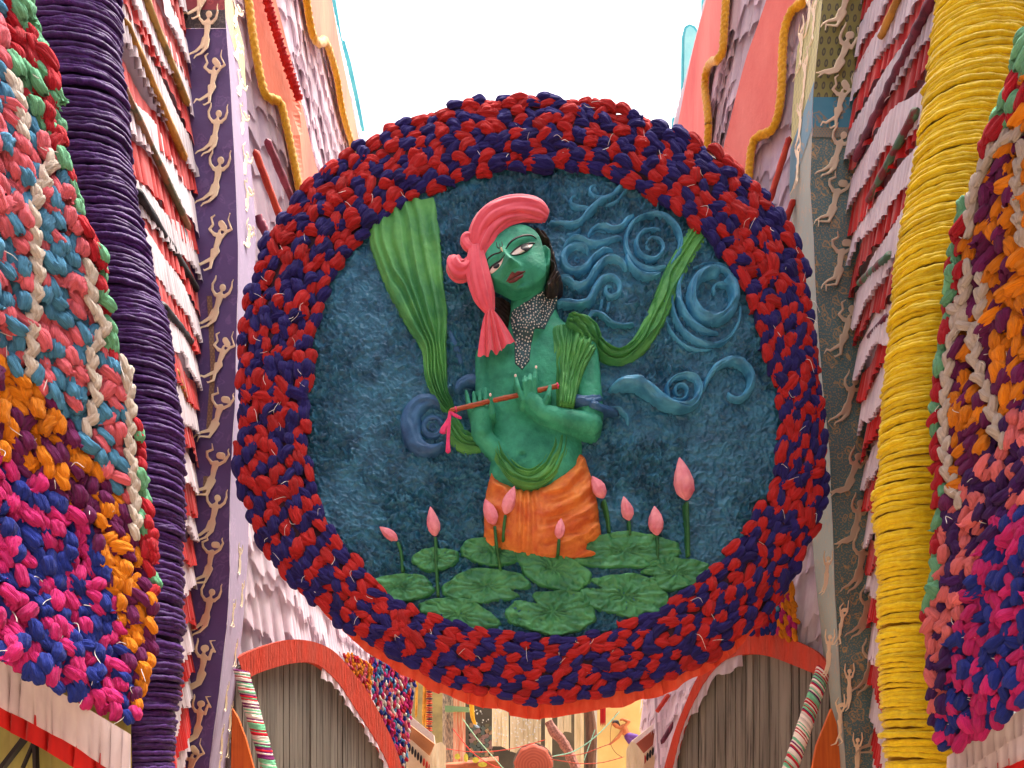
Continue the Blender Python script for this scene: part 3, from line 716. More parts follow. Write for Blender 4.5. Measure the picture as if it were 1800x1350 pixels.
# head with its face
HEAD = smooth_poly([(871,403),(890,392),(916,386),(937,394),(950,410),(957,436),(961,462),(958,478),(946,490),(931,500),(914,504),(897,500),(880,491),(866,483),(855,466),(850,449),(856,424)], 90)
s_head = poly_sdf(HEAD)
mh = med(61)                                        # the head stands further out than the chest
EA = -.45                                           # the face leans: its cross axis
def H_face(x, y):
    d = np.maximum(s_head(x, y), 0)
    h = 36 + 10 * dome(d, 40) + 8 * gauss(x, y, 906, 455, 34, 46, .35)
    # nose: bridge to tip, wings
    bx, by, tx, ty = 884., 443., 896., 475.
    ex, ey = tx - bx, ty - by; t = np.clip(((x - bx) * ex + (y - by) * ey) / (ex * ex + ey * ey), 0, 1.0)
    q = np.hypot(x - bx - t * ex, y - by - t * ey)
    h = h + (7 + 20 * t ** 1.3) * np.exp(-.5 * (q / (4.0 + 2.4 * t)) ** 2)
    h = h + 7 * gauss(x, y, 884.5, 477, 4, 3.4) + 9 * gauss(x, y, 908, 472, 5, 4) - 5 * gauss(x, y, 897, 482.5, 9, 1.8, EA)
    # brows, sockets, lids
    h = h + 3.2 * gauss(x, y, 914, 424, 17, 4.2, -.38) + 2.6 * gauss(x, y, 869, 452, 10, 3.6, -.3)
    h = h - 6.5 * gauss(x, y, 915, 437, 15, 6.5, -.5) - 5 * gauss(x, y, 870, 463, 10, 5.5, -.42)
    h = h + 6.2 * gauss(x, y, 919, 440, 10.5, 5.2, -.5) + 4.6 * gauss(x, y, 871, 467, 7.5, 4.6, -.42)
    h = h + 2.2 * gauss(x, y, 919, 434.5, 12, 1.5, -.5) + 1.8 * gauss(x, y, 870, 462.5, 8, 1.4, -.42)
    # cheeks, lips, chin
    h = h + 3.4 * gauss(x, y, 937, 468, 15, 13) + 2.6 * gauss(x, y, 871, 488, 8, 8) - 2.4 * gauss(x, y, 922, 481, 6, 9, -.3)
    h = h + 3.6 * gauss(x, y, 905, 485, 12, 3, EA) + 4.4 * gauss(x, y, 908, 492.5, 9, 3, EA) - 2.6 * gauss(x, y, 911, 500, 9, 2.2, EA) + 5.5 * gauss(x, y, 914, 508, 9, 6, EA)
    return h
head = obj('head', sdf_mesh('head', s_head, (838, 378, 972, 528), .85, lambda x, y, d: np.minimum(H_face(x, y) + 11, 44 + 60 * dome(d, 6)), mh, 22), M['skin'], body)
def on_face(name, sdf, bounds, lift, mat, cell=.6, H=H_face, parent=None, bulge=0, bw=3.):
    return obj(name, sdf_mesh(name, sdf, bounds, cell, lambda x, y, d: H(x, y) + (11 if H is H_face else 0) + lift * dome(d, .8) + bulge * dome(d, bw), mh if H is H_face else mb, 20 if H is H_face else 0), mat, parent or body)
def stroke_sdf(pts, ws):
    c = spline(np.column_stack([pts, np.asarray(ws, float), np.zeros(len(pts))]), 24)
    cp = [(c[i, 0], c[i, 1], c[i, 2], 0, c[i + 1, 0], c[i + 1, 1], c[i + 1, 2], 0) for i in range(23)]
    return caps_sdf(cp)[0]
def almond(pts): return poly_sdf(smooth_poly(pts, 50))
# eyes
def grow(pts, c, k): return [(c[0] + (x - c[0]) * k, c[1] + (y - c[1]) * k) for x, y in pts]
C1, C2, KE = (918, 441), (871, 468), 1.36
on_face('eye', almond(grow([(903.5,446.5),(909,440.5),(917,436.5),(925,433.5),(932,431.5),(929,437),(923,443),(915,447),(908,448.5)], C1, KE)), (888, 416, 946, 464), .7, M['eye_white'])
on_face('eye', almond(grow([(861.5,474),(865,468.5),(870,465.5),(876,463.5),(881,462.5),(879,467),(874,471.5),(868,474.5)], C2, KE)), (848, 450, 894, 487), .7, M['eye_white'])
on_face('pupil', poly_sdf([(923 + 8.2 * math.cos(a), 438.4 + 6.8 * math.sin(a)) for a in np.linspace(0, 2 * PI, 24, endpoint=False)]), (910, 428, 936, 450), 1.3, M['black'], .5)
on_face('pupil', poly_sdf([(872.5 + 6 * math.cos(a), 467.6 + 5 * math.sin(a)) for a in np.linspace(0, 2 * PI, 24, endpoint=False)]), (862, 458, 882, 478), 1.3, M['black'], .5)
for nm, pts, w in [('eyelid_line', [(902.5,447),(908,440.5),(916,435.5),(925,432),(934,430)], [1, 2, 2.3, 2.1, 1]), ('eyelid_line', [(860.5,474.5),(864,467.5),(870,464),(877,462),(883,461.5)], [.9, 1.8, 2, 1.8, .8]),
                   ('eyelid_line', [(904,448.5),(914,448.5),(923,444.5),(931,436)], [.5, .8, .8, .5]),
                   ('eyebrow', [(889.5,440),(895,431),(904,423),(915,417.5),(927,414),(936,413.5),(943,417)], [.8, 1.6, 2.1, 2.2, 1.9, 1.3, .6]), ('eyebrow', [(852.5,457.5),(858,451.5),(865,447.5),(873,446.5),(882,448)], [.7, 1.4, 1.6, 1.5, .7])]:
    if nm == 'eyelid_line': pts = grow(pts, C1 if pts[0][0] > 890 else C2, KE)
    x = [p[0] for p in pts]; y = [p[1] for p in pts]
    on_face(nm, stroke_sdf(pts, w), (min(x) - 4, min(y) - 4, max(x) + 4, max(y) + 4), 1.5, M['black'], .5)
# mouth
on_face('lip', poly_sdf(smooth_poly([(889,493.5),(895,488),(901,484.5),(905,485.5),(910,481.5),(917,479.5),(924,477.5),(918,482.5),(911,487),(904,490),(896,492.5)], 50)), (884, 473, 928, 498), .8, M['lips'], .55, bulge=1.2, bw=2)
on_face('lip', poly_sdf(smooth_poly([(892,493.8),(898,492.8),(905,490.6),(912,487.6),(920,482.6),(918,488),(912,493),(905,496.3),(898,496.3)], 50)), (888, 478, 924, 500), .8, M['lips'], .55, bulge=1.5, bw=2)
# forehead mark
on_face('forehead_mark', stroke_sdf([(872.5,424),(874,433),(878.5,437.5),(883,434),(882,425)], [.6, .8, .9, .8, .6]), (868, 420, 888, 442), 1.1, M['black'], .5)
on_face('forehead_mark', stroke_sdf([(878,428),(879,435)], [.5, .7]), (874, 424, 883, 439), 1.1, M['black'], .5)
# ear
def ear():
    o = smooth_poly([(951,424),(956,417.5),(963,419),(969,427),(968.5,440),(968,451),(963,458.5),(957,457),(953,446)], 50)
    sd = poly_sdf(o)
    h = lambda x, y, d: 38 + 9 * dome(d, 4) - 7 * gauss(x, y, 960.5, 438, 2.6, 9, .1) + 2 * gauss(x, y, 957, 441, 1.4, 4)
    obj('ear', sdf_mesh('ear', sd, (946, 412, 974, 463), .7, h, mh, 4), M['skin'], body)
ear()
# hair
def hair(poly, bounds, c0, top):
    sd = poly_sdf(smooth_poly(poly, 90))
    def h(x, y, d):
        a = np.arctan2(y - c0[1], x - c0[0]); r = np.hypot(x - c0[0], y - c0[1])
        st = np.sin(r / 1.5 + 3.4 * np.sin(a * 11 + r * .06) + 1.2 * vnoise(x / 9, y / 9, 3))
        return top * dome(d, 12) + 3.6 * st * dome(d, 4)
    obj('hair', sdf_mesh('hair', sd, bounds, .85, h, mh if top > 20 else mb, -2), M['hair'], body)
hair([(868,412),(878,398),(892,386),(912,378),(938,378),(958,384),(972,402),(980,425),(985,450),(994,474),(988,484),(976,490),(962,494),(958,480),(966,462),(964,440),(962,415),(950,406),(940,401),(922,394),(902,398),(884,404)], (860, 370, 1000, 500), (905, 455), 44)
hair([(868,506),(882,506),(898,518),(897,545),(889,560),(878,552),(868,535)], (860, 500, 904, 566), (905, 455), 13)
# bead bed and beads
NECK = [(898,538),(912,537),(930,528),(945,514),(957,500),(975,491),(983,504),(978,528),(967,551),(958,573),(940,578),(934,600),(931,631),(918,648),(905,637),(904,590),(897,560)]
s_neck = poly_sdf(NECK)
def H_nb(x, y): return np.maximum(H_body(x, y), np.where(s_head(x, y) > 0, 0, 10))
bed = on_face('necklace', s_neck, (890, 485, 990, 655), 1.0, M['bead_bed'], 1.2, H_nb)
def beads():
    r = np.random.RandomState(4); pts = []
    cand = np.column_stack([r.uniform(893, 985, 9000), r.uniform(489, 650, 9000)])
    ok = s_neck(cand[:, 0], cand[:, 1]) > 1.6; cand = cand[ok]
    hd = s_head(cand[:, 0], cand[:, 1]) < 1; cand = cand[hd]
    for p in cand:
        if all((p[0] - q[0]) ** 2 + (p[1] - q[1]) ** 2 > 4.1 ** 2 for q in pts): pts.append(p)
    A = Acc(); pts = np.array(pts); hh = H_nb(pts[:, 0], pts[:, 1]) + 1.2
    u = np.linspace(.02, PI - .02, 5)[:, None]; v = np.linspace(0, 2 * PI, 7, endpoint=False)[None]
    for (x, y), h in zip(pts, hh):
        R = r.uniform(1.0, 1.75)
        X = x + R * np.sin(u) * np.cos(v); Y = y + R * np.sin(u) * np.sin(v); Hh = h + R * np.cos(u) + 0 * v
        A.add(np.stack(mb(X.ravel(), Y.ravel(), Hh.ravel()), 1), grid_quads(5, 7, True))
    o = obj('necklace_beads', A.mesh('necklace_beads'), M['bead'], body); o['kind'] = 'stuff'
beads()
# orange wrap round the hips
WRAP = [(862,818),(885,836),(910,848),(937,850),(962,838),(984,818),(1005,800),(1024,784),(1038,812),(1045,838),(1053,872),(1057,905),(1059,936),(1034,950),(1052,968),(1015,974),(985,975),(919,968),(856,948),(850,914),(851,868)]
def wrap():
    sd = poly_sdf(smooth_poly(WRAP, 120))
    def h(x, y, d):
        b = 25 * dome(d, 40) + 6 * gauss(x, y, 885, 900, 22, 50) + 8 * gauss(x, y, 1010, 890, 28, 50)
        mid = np.exp(-((x - 925 + (y - 900) * .05) / 22) ** 2)
        pl = 3.8 * np.sin((x - 925) / (1.9 + .010 * (y - 840)) + .8 * vnoise(x / 14, y / 30, 2)) * mid
        r1 = np.hypot((x - 940), (y - 700) * .78); r2 = np.hypot(x - 1120, (y - 760))
        arc = 5.2 * np.sin(r1 / 4.6 + 1.5 * vnoise(x / 40, y / 22, 5)) * np.clip((x - 945) / 25, 0, 1) + 1.9 * np.sin(r1 / 2.0 + 2 * vnoise(x / 30, y / 15, 6)) * np.clip((x - 945) / 25, 0, 1)
        lf = 4.2 * np.sin((x * .5 - y * .8) / 5 + 1.6 * vnoise(x / 20, y / 20, 8)) * np.clip((905 - x) / 20, 0, 1)
        return b + (pl + arc + lf) * dome(d, 8) + .6 * fbm(x / 6, y / 6, 3, 2)
    o = obj('waist_wrap', sdf_mesh('waist_wrap', sd, (840, 775, 1068, 985), 1.2, h, mb, -4), M['dhoti'], body); o['label'] = 'orange pleated waist wrap'
wrap()
# scarf
def scarf(path, w, hh, rid, rp=.3, **k):
    return relief('scarf', path, w, hh, M['scarf'], body, ridges=rid, ramp_=rp, nv=49, **k)
scarf([(703, 352), (712, 420), (728, 490), (748, 555), (762, 610), (766, 660), (776, 695), (793, 722)], [62, 64, 52, 40, 22, 20, 14, 12], [7, 9, 10, 12, 12, 12, 12, 10], 6, rp=.42, ends=(.01, .05), hm=8, seed=3, n=130, prof=.25, z=4)
scarf([(790, 732), (806, 765), (828, 777), (852, 768), (872, 758)], [12, 20, 19, 16, 10], [10, 12, 12, 12, 8], 4, hm=8, ends=(.1, .1), seed=6)
scarf([(1238, 388), (1212, 430), (1185, 480), (1165, 530), (1148, 566), (1122, 604), (1092, 622), (1064, 616), (1044, 596)], [19, 18, 19, 19, 18, 16, 15, 15, 15], [9, 10, 11, 12, 13, 14, 16, 20, 22], 3.2, ends=(.01, .05), hm=12, seed=8, n=130)
scarf([(994, 556), (1018, 566), (1036, 580), (1052, 600)], [14, 22, 25, 15], 17, 4, hm=HB, z=[20, 19, 16, 10], ends=(.2, .2), seed=12, base=2)
scarf([(986, 562), (992, 610), (991, 665), (992, 724)], [17, 19, 16, 15], 7, 4, hm=HB, z=[20, 24, 21, 16], ends=(.1, .02), seed=13, base=4, prof=.35)
scarf([(1036, 588), (1018, 615), (1008, 650), (1004, 690), (1003, 724)], [12, 10, 8, 6, 4], 7, 2, hm=HB, z=[26, 26, 24, 20, 14], ends=(.1, .1), seed=14, base=4)
scarf([(869, 764), (884, 800), (908, 828), (935, 836), (962, 820), (980, 786), (988, 750)], [10, 15, 17, 18, 19, 20, 17], 11, 4.2, hm=HB, z=[8, 15, 19, 20, 18, 14, 8], ends=(.06, .06), seed=15, base=6)
for k in range(6):   # single folds running from the shoulder down
    pts = [(1000 + 10 * k, 553 + 7 * k), (999 + 8 * k, 585 + 6 * k), (992 + 5 * k, 640 + 5 * k), (984 + 4 * k, 722)]
    hz = H_body(np.array([p[0] for p in pts], float), np.array([p[1] for p in pts], float))
    scarf(pts, [6, 6.5, 5.5, 3.5], 8, 1, hm=HB, z=hz + 2, ends=(.15, .08), seed=60 + k, base=4)
on_face('forehead_mark', stroke_sdf([(880.5, 439), (882, 445), (884, 450)], [1.6, 1.4, .5]), (876, 434, 889, 454), 1.4, M['mark'], .5)
# pale blue armlet
relief('armlet', z5((1035, 338), (1100, 362), (1160, 350), (1215, 305)), [7, 10, 10, 6], 6, M['swirl_dull'], body, ridges=2, ramp_=.2, hm=HB, z=[34, 37, 34, 20], base=2, ends=(.1, .1))
relief('armlet', z5((1120, 395), (1180, 415), (1250, 400), (1320, 400)), [7, 8, 7, 4], 6, M['swirl_dull'], body, ridges=2, ramp_=.2, hm=20, z=[40, 36, 14, 2], base=-2, ends=(.1, .1))
# fingernails
for x, y, z in ((941.4, 660.5, 58), (862.6, 706, 54), (906, 673.5, 55)):
    u = np.linspace(.05, PI - .05, 6)[:, None]; v = np.linspace(0, 2 * PI, 10, endpoint=False)[None]
    V = np.stack(mb((x + 2.3 * np.sin(u) * np.cos(v)).ravel(), (y + 3 * np.sin(u) * np.sin(v)).ravel(), (z + 1.6 * np.cos(u) + 0 * v).ravel()), 1)
    obj('fingernail', mesh_np('fingernail', V, grid_quads(6, 10, True)), M['eye_white'], body)
# turban: real cloth
def roll(name, path, w, z, flat, fold, famp, twist, seed=0, n=80, nv=90, mat='turban', parent=None, caps=True, mm=None):
    mm = mm or med(55)
    c = spline(np.column_stack([path, np.asarray(z, float), np.asarray(w, float)]), n)
    X, Y, Z = mm(c[:, 0], c[:, 1], c[:, 2])
    V, Q = tube_arr(np.stack([X, Y, Z], 1), c[:, 3] * S, nv, fold, famp, twist, flat, caps, seed)
    return obj(name, mesh_np(name, V, Q), M[mat], parent or body)
roll('turban_roll', [(836, 432), (842, 405), (860, 382), (886, 368), (915, 361), (945, 362), (964, 366)], [11, 17, 20, 20, 19, 17, 9], [40, 46, 50, 50, 48, 44, 36], .8, 7, .1, .7, 1)
roll('turban_fold', [(842, 452), (852, 425), (866, 402), (890, 384), (925, 375), (956, 374)], [9, 13, 13, 11, 9, 6], [44, 50, 53, 54, 50, 42], .7, 5, .16, .9, 2)
roll('turban_knot', [(803, 445), (800, 458), (808, 470), (818, 466), (826, 448)], [10, 16, 17, 14, 6], [40, 44, 46, 46, 46], .9, 6, .09, .5, 3)
roll('turban_knot', [(832, 434), (822, 428), (817, 417), (822, 410), (832, 414)], [6, 8, 9, 8, 5], [48, 48, 46, 46, 46], .9, 4, .08, .4, 4)
roll('turban_tail', [(836, 428), (838, 455), (842, 485), (850, 515), (858, 536), (862, 547)], [10, 15, 19, 18, 11, 6], [50, 52, 52, 50, 48, 47], .55, 8, .12, .4, 5)
def tail_fan():
    mm = med(50); nu, nv = 18, 60; V = []
    for i in range(nu):
        t = i / (nu - 1)
        cx, cy = 862 + 12 * t, 545 + 62 * t
        w = 6 + 26 * t ** .7
        for j in range(nv):
            q = -1 + 2 * j / (nv - 1)
            f = (math.sin(q * 13 + 1.2 * math.sin(q * 5)) + .5 * math.sin(q * 23 + 1)) * (1.2 + 4.6 * t)
            x = cx + q * w * 1.03 + t * 3 * math.sin(q * 8 + 1); y = cy - q * 14 * t + (2.5 * t * math.sin(q * 13 + 1)) + 9 * t * (1 - q * q)
            V.append([float(c) for c in mm(x, y, 48 + f + 6 * (1 - q * q) - 8 * t)])
    obj('turban_tail_end', mesh_np('turban_tail_end', V, grid_quads(nu, nv)), M['turban'], body)
tail_fan()
relief('turban_hoop', [(835, 388), (843, 372), (858, 358), (880, 349), (905, 344)], 4, 6, M['hoop'], body, hm=40, z=30, base=0, ends=(.05, .05))
# flute with its ribbon
flute = thing('bamboo_flute', 'thin brown wooden flute held by the green relief figure', 'flute', P(885, 700, DM - 45 * S))
mf = med(44)
def flute_parts():
    a = np.array([788., 724.]); b = np.array([984., 678.]); n = 40
    t = np.linspace(0, 1, n); c = a + (b - a) * t[:, None]
    X, Y, Z = mf(c[:, 0], c[:, 1], np.interp(t, [0, .35, .62, 1], [46, 47, 45, 45]))
    rad = (3.9 + .5 * (np.sin(t * 40) > .93)) * S
    V, Q = tube_arr(np.stack([X, Y, Z], 1), rad, 14, caps=True)
    obj('flute_tube', mesh_np('flute_tube', V, Q), M['wood_flute'], flute)
    for nm, pts, w in [('ribbon', [(791, 724), (788, 740), (780, 756), (778, 764)], [2.5, 3, 5, 5]), ('ribbon', [(791, 725), (789, 750), (788, 775), (788, 798)], [2.5, 3, 3, 4.5]), ('ribbon', [(790, 724), (800, 731), (812, 736)], [2.5, 3, 2])]:
        roll(nm, pts, w, [48] * len(pts), .35, 3, .15, 1, n=24, nv=16, mat='ribbon', parent=flute, mm=med(46))
    for tt in (.06, .97):
        p = a + (b - a) * tt; q = a + (b - a) * (tt + .02)
        roll('ribbon_band', [tuple(p), tuple(q)], [5, 5], [46, 46], 1, 0, 0, 0, n=5, nv=14, mat='ribbon', parent=flute, mm=mf)
flute_parts()
# ------------------------------------------------------------------ rope-wound columns
def rope_column(label, L, R, D0, bulge, step, rad, mat, y0, y1, sag, seed, foot=None):
    r = np.random.RandomState(seed)
    col = thing('rope_wound_column', label, 'column', P(ip(y1, L), y1, D0))
    # dark core under the winding
    A = []; ys = np.linspace(y0, y1, 60); th = np.linspace(0, 2 * PI, 25)[:-1]
    for y in ys:
        l, rr = ip(y, L) + 6, ip(y, R) - 6
        for t in th:
            px = (l + rr) / 2 + (rr - l) / 2 * math.cos(t)
            d = D0 - (bulge - 2.2 * rad * D0 / F) * math.sin(t) if math.sin(t) > 0 else D0 - .12 * math.sin(t)
            q = P(px, y, D0); A.append((q.x, d, q.z))
    obj('column_core', mesh_np('column_core', A, grid_quads(60, 24, True)), M['core_' + mat], col)
    y = y0; n = 44; k = 0
    while y < y1:
        rd = rad * r.uniform(.82, 1.2)
        tl = r.normal(0, rad * .55); sg = sag(y) * r.uniform(.6, 1.4)
        t = np.linspace(-.13, 1.13, n)
        ex_l, ex_r = r.normal(0, 2.2), r.normal(0, 2.2)
        c = .5 - .5 * np.cos(PI * t) * np.where((t < 0) | (t > 1), .9, 1)
        yy = y + tl * (c - .5) * 2 + sg * 4 * c * (1 - c) + rad * .25 * vnoise(t * 7, t * 0 + k, seed)
        Lx = np.interp(yy, [p[0] for p in L], [p[1] for p in L]) + ex_l; Rx = np.interp(yy, [p[0] for p in R], [p[1] for p in R]) + ex_r
        px = Lx + (Rx - Lx) * c
        out = np.sin(PI * np.clip(t, 0, 1)) ** .8
        d = D0 - bulge * out + .45 * np.maximum(0, np.abs(t - .5) - .5) - .3 * rad * D0 / F * (k % 2) + r.normal(0, .004)
        X = (px - 900) * D0 / F; Z = CZ + (HY - yy) * D0 / F
        lum = 1 + .12 * vnoise(t * 26, t * 0 + k * 3.1, seed + 2)
        V, Q = tube_arr(np.stack([X, d, Z], 1), rd * D0 / F * lum, 9, 2, .14, r.choice([-1, 1]) * r.uniform(7, 11), 1, True, r.rand() * 6)
        obj('rope_strand', mesh_np('rope_strand', V, Q), M[mat], col)
        y += rd * 2 * r.uniform(.66, .84) * (1.0 + .1 * (r.rand() < .06)); k += 1
    return col
M['core_purple_rope'] = cloth('purple_core', (50, 26, 74), var=0)
M['core_yellow_rope'] = cloth('yellow_core', (190, 150, 14), var=0)
rope_column('column wound with dark purple twisted cloth rope beside the knotted hanging',
            [(-40, 30), (0, 40), (150, 66), (300, 108), (450, 150), (600, 188), (750, 222), (900, 240), (1200, 230), (1400, 224)],
            [(-40, 213), (0, 214), (100, 213), (200, 225), (300, 232), (380, 244), (450, 262), (520, 280), (600, 301), (680, 308), (760, 321), (900, 322), (1000, 317), (1100, 320), (1200, 315), (1300, 301), (1400, 300)],
            3.45, .17, 8, 4.2, 'purple_rope', -30, 1385, lambda y: 13 if y < 420 else 7 if y < 800 else 3, 3)
rope_column('column wound with bright yellow twisted cloth rope beside the teal pillar',
            [(-40, 1650), (0, 1645), (100, 1635), (200, 1620), (300, 1605), (450, 1577), (600, 1563), (700, 1553), (800, 1548), (900, 1537), (1000, 1545), (1200, 1546), (1300, 1556), (1400, 1566)],
            [(-40, 1835), (0, 1830), (150, 1795), (250, 1762), (350, 1730), (450, 1705), (600, 1685), (750, 1672), (900, 1668), (1000, 1664), (1200, 1664), (1400, 1672)],
            3.45, .15, 8, 4.5, 'yellow_rope', -30, 1385, lambda y: -4 if y < 500 else 2, 8)

# ------------------------------------------------------------------ knotted hangings
def hanging(label, poly, Dfun, nrm_fun, zone_fun, chains, size_fun, seed, base_ang, band):
    r = np.random.RandomState(seed)
    t = thing('knotted_cloth_hanging', label, 'hanging', P(poly[-1][0], poly[-1][1], 3))
    sd = poly_sdf(poly)
    def mapper(x, y, h):
        D = Dfun(x, y) + .05 - h
        return (x - 900) * D / F, D, CZ + (HY - y) * D / F
    xs = [p[0] for p in poly]; ys = [p[1] for p in poly]
    core = sdf_mesh('backing_sheet', lambda X, Y: sd(X, Y) - 9, (min(xs) - 5, min(ys) - 5, max(xs) + 5, max(ys) + 5), 14, lambda x, y, d: .02 * dome(d, 30), mapper, -.28)
    obj('backing_sheet', core, M['backing'], t)
    items = []; pts = []
    def add(px, py, ang, L, W, c, lift=0., fan=False):
        D = float(Dfun(np.array(px), np.array(py))) - lift; s = D / F
        p = P(px, py, D)
        n = Vector(nrm_fun(px, py, float(sd(np.array([px]), np.array([py]))[0])))
        xd = Vector((math.cos(ang), 0, -math.sin(ang)))
        # keep its apparent length whatever way the sheet faces
        xd = xd - n.normalized() * xd.dot(n.normalized()); st = 1 / max(math.hypot(xd.x, xd.z), .45)
        items.append((knot_matrix(p, xd, n, L * s * min(st, 1.5) * xd.length, W * s, W * s * .95), c, KM[12 + r.randint(4)] if fan else KM[r.randint(12)], L * W))
    # pale braids first
    for ch in chains:
        pth = spline(ch, int(sum(math.dist(a, b) for a, b in zip(ch[:-1], ch[1:])) / 17) + 2)
        for i, (x, y) in enumerate(pth):
            a = pth[min(i + 1, len(pth) - 1)] - pth[max(i - 1, 0)]; ang = math.atan2(a[1], a[0]) + (.42 if i % 2 else -.42)
            sz = size_fun(x, y)
            add(x + (3 if i % 2 else -3), y, ang, sz * 1.25, sz * .74, 'cream', .03)
            pts.append((x, y, sz * .52))
    cand = np.column_stack([r.uniform(min(xs), max(xs), 26000), r.uniform(min(ys), max(ys), 26000)])
    dd = sd(cand[:, 0], cand[:, 1]); cand = cand[dd > 4]
    acc = np.zeros((0, 3)) if not pts else np.array(pts)
    for x, y in cand:
        sz = size_fun(x, y); rr = sz * .54
        if len(acc) and np.any((acc[:, 0] - x) ** 2 + (acc[:, 1] - y) ** 2 < np.minimum((acc[:, 2] * .5 + rr * .5) ** 2, (rr + acc[:, 2]) ** 2)): continue
        acc = np.vstack([acc, (x, y, rr)])
        d = float(sd(np.array([x]), np.array([y]))[0])
        c = zone_fun(x, y, d, r)
        L = sz * r.uniform(1.1, 1.5); W = sz * r.uniform(.9, 1.2)
        add(x, y, base_ang(x, y) + r.normal(0, .5), L, W, c, r.uniform(-.012, .03), r.rand() < .1)
    put_knots(items, t)
    sel = r.choice(len(items), 60, replace=False)
    threads(t, [(np.array(items[i][0].translation) + np.array([0, -.03, 0]), .03) for i in sel], seed)
    return t
def pick(r, a, b, p=.5): return a if r.rand() < p else b
# left
LP = [(-60, -40), (48, -40), (62, 40), (98, 120), (106, 190), (122, 290), (158, 410), (186, 445), (190, 520), (208, 610), (236, 690), (254, 770), (258, 880), (278, 950), (278, 1020), (270, 1100), (268, 1160), (248, 1235), (236, 1272), (200, 1258), (120, 1220), (60, 1186), (0, 1160), (-60, 1135)]
LRG = [(-40, 12), (0, 8), (130, 30), (180, 45), (230, 68), (280, 104), (340, 122), (430, 156), (500, 163), (600, 178), (680, 226), (760, 232), (900, 240), (960, 250), (1040, 262), (1060, 290)]
def left_zone(x, y, d, r):
    if y < 1050 and x > ip(y, LRG): return pick(r, 'crimson', 'mint', .55)
    if y < np.interp(x, [-60, 0, 60, 120, 165, 230, 260], [600, 630, 672, 745, 805, 900, 985]): return pick(r, 'coral', 'blue', .55)
    if y < np.interp(x, [-60, 0, 60, 110, 150, 175, 200, 225, 245], [790, 808, 842, 872, 905, 975, 1060, 1160, 1300]): return pick(r, 'orange', 'plum', .5)
    return pick(r, 'magenta', 'royal', .52)
def DL(x, y): return 2.58 + .42 * np.clip(np.asarray(x, float) / 270, -.3, 1.1) + .10 * (np.asarray(y, float) < -1e9) - .05 * np.sin(np.asarray(y, float) / 190)
def NL(x, y, d): e = max(0, 1 - d / 40.); return (.75 + .6 * e, -1, .05)
hanging('bulging hanging of coral, blue, orange and magenta cloth knots beside the purple rope column', LP, DL, NL, left_zone,
        [[(22, 140), (34, 180), (42, 228)], [(92, 278), (78, 312), (60, 365), (62, 430), (67, 485), (60, 552), (54, 650)], [(160, 470), (164, 540), (184, 572), (162, 622), (168, 700), (156, 752)], [(222, 640), (229, 705), (228, 770), (236, 850), (240, 935)]],
        lambda x, y: 28 - 6 * np.clip(x / 270, 0, 1), 21, lambda x, y: 1.25, 0)
# right
RP = [(1860, 10), (1800, 55), (1788, 105), (1768, 155), (1742, 215), (1732, 245), (1712, 292), (1693, 352), (1678, 420), (1664, 470), (1664, 530), (1654, 590), (1647, 650), (1640, 710), (1640, 800), (1645, 900), (1640, 1000), (1629, 1050), (1624, 1090), (1634, 1150), (1630, 1200), (1646, 1280), (1668, 1322), (1720, 1298), (1755, 1268), (1800, 1240), (1860, 1215)]
def right_zone(x, y, d, r):
    edge = ip(y, [(0, 1900), (55, 1840), (155, 1805), (245, 1770), (292, 1742), (352, 1722), (420, 1698), (530, 1688), (650, 1672), (800, 1662), (900, 1662), (1000, 1656), (1090, 1640), (1130, 1600)])
    if x < edge: return pick(r, 'crimson', 'mint', .55)
    if y < np.interp(x, [1640, 1690, 1720, 1760, 1800, 1860], [905, 868, 805, 745, 705, 660]): return pick(r, 'orange', 'plum', .5)
    if y < np.interp(x, [1640, 1660, 1670, 1700, 1720, 1750, 1800, 1860], [1320, 1250, 1130, 1060, 985, 925, 880, 850]): return pick(r, 'salmon', 'violet', .48)
    return pick(r, 'magenta', 'royal', .55)
def DR(x, y): return 2.62 + .38 * np.clip((1800 - np.asarray(x, float)) / 170, -.4, 1.1) - .05 * np.sin(np.asarray(y, float) / 170 + 1)
def NR(x, y, d): e = max(0, 1 - d / 40.); return (-.75 - .6 * e, -1, .05)
hanging('bulging hanging of orange, plum, salmon and magenta cloth knots beside the yellow rope column', RP, DR, NR, right_zone,
        [[(1795, 228), (1765, 245), (1738, 275), (1712, 335), (1704, 400)], [(1704, 470), (1690, 530), (1676, 585), (1666, 650), (1661, 720), (1661, 800), (1672, 850), (1682, 880)], [(1682, 545), (1710, 592), (1716, 640), (1738, 695), (1752, 752), (1762, 775)], [(1728, 490), (1722, 580)], [(1800, 262), (1792, 330), (1800, 420)]],
        lambda x, y: 28 - 5 * np.clip((1800 - x) / 170, 0, 1), 22, lambda x, y: 1.9, 0)

# ------------------------------------------------------------------ valances below the hangings
def valance(label, rows, back, side):
    t = thing('pleated_valance', label, 'valance', P(*rows[-1][0][0], rows[-1][3]))
    for (top, drop, mat, D, per, amp, seed) in rows:
        tp = np.array([list(P(x, y, D + (.0 if side < 0 else 0))) for x, y in spline(top, 30)])
        V, Q = ruffle_arr(tp, np.array([.02 * side, .03, -drop * D / F]), np.array([-side * .5, -1, 0.]), amp, per=per, seed=seed, lenvar=.05, nv=8)
        obj('ruffle', mesh_np('ruffle', V, Q), M[mat], t)
    return t
valance('white over red pleated valance under the coral and blue knotted hanging',
        [([(-60, 1128), (0, 1158), (60, 1190), (120, 1226), (180, 1262), (230, 1292)], 82, 'white_ruffle', 2.85, .05, .03, 3),
         ([(-60, 1190), (0, 1225), (60, 1256), (120, 1292), (180, 1326), (230, 1354)], 52, 'red_ruffle', 2.9, .1, .04, 4)], None, -1)
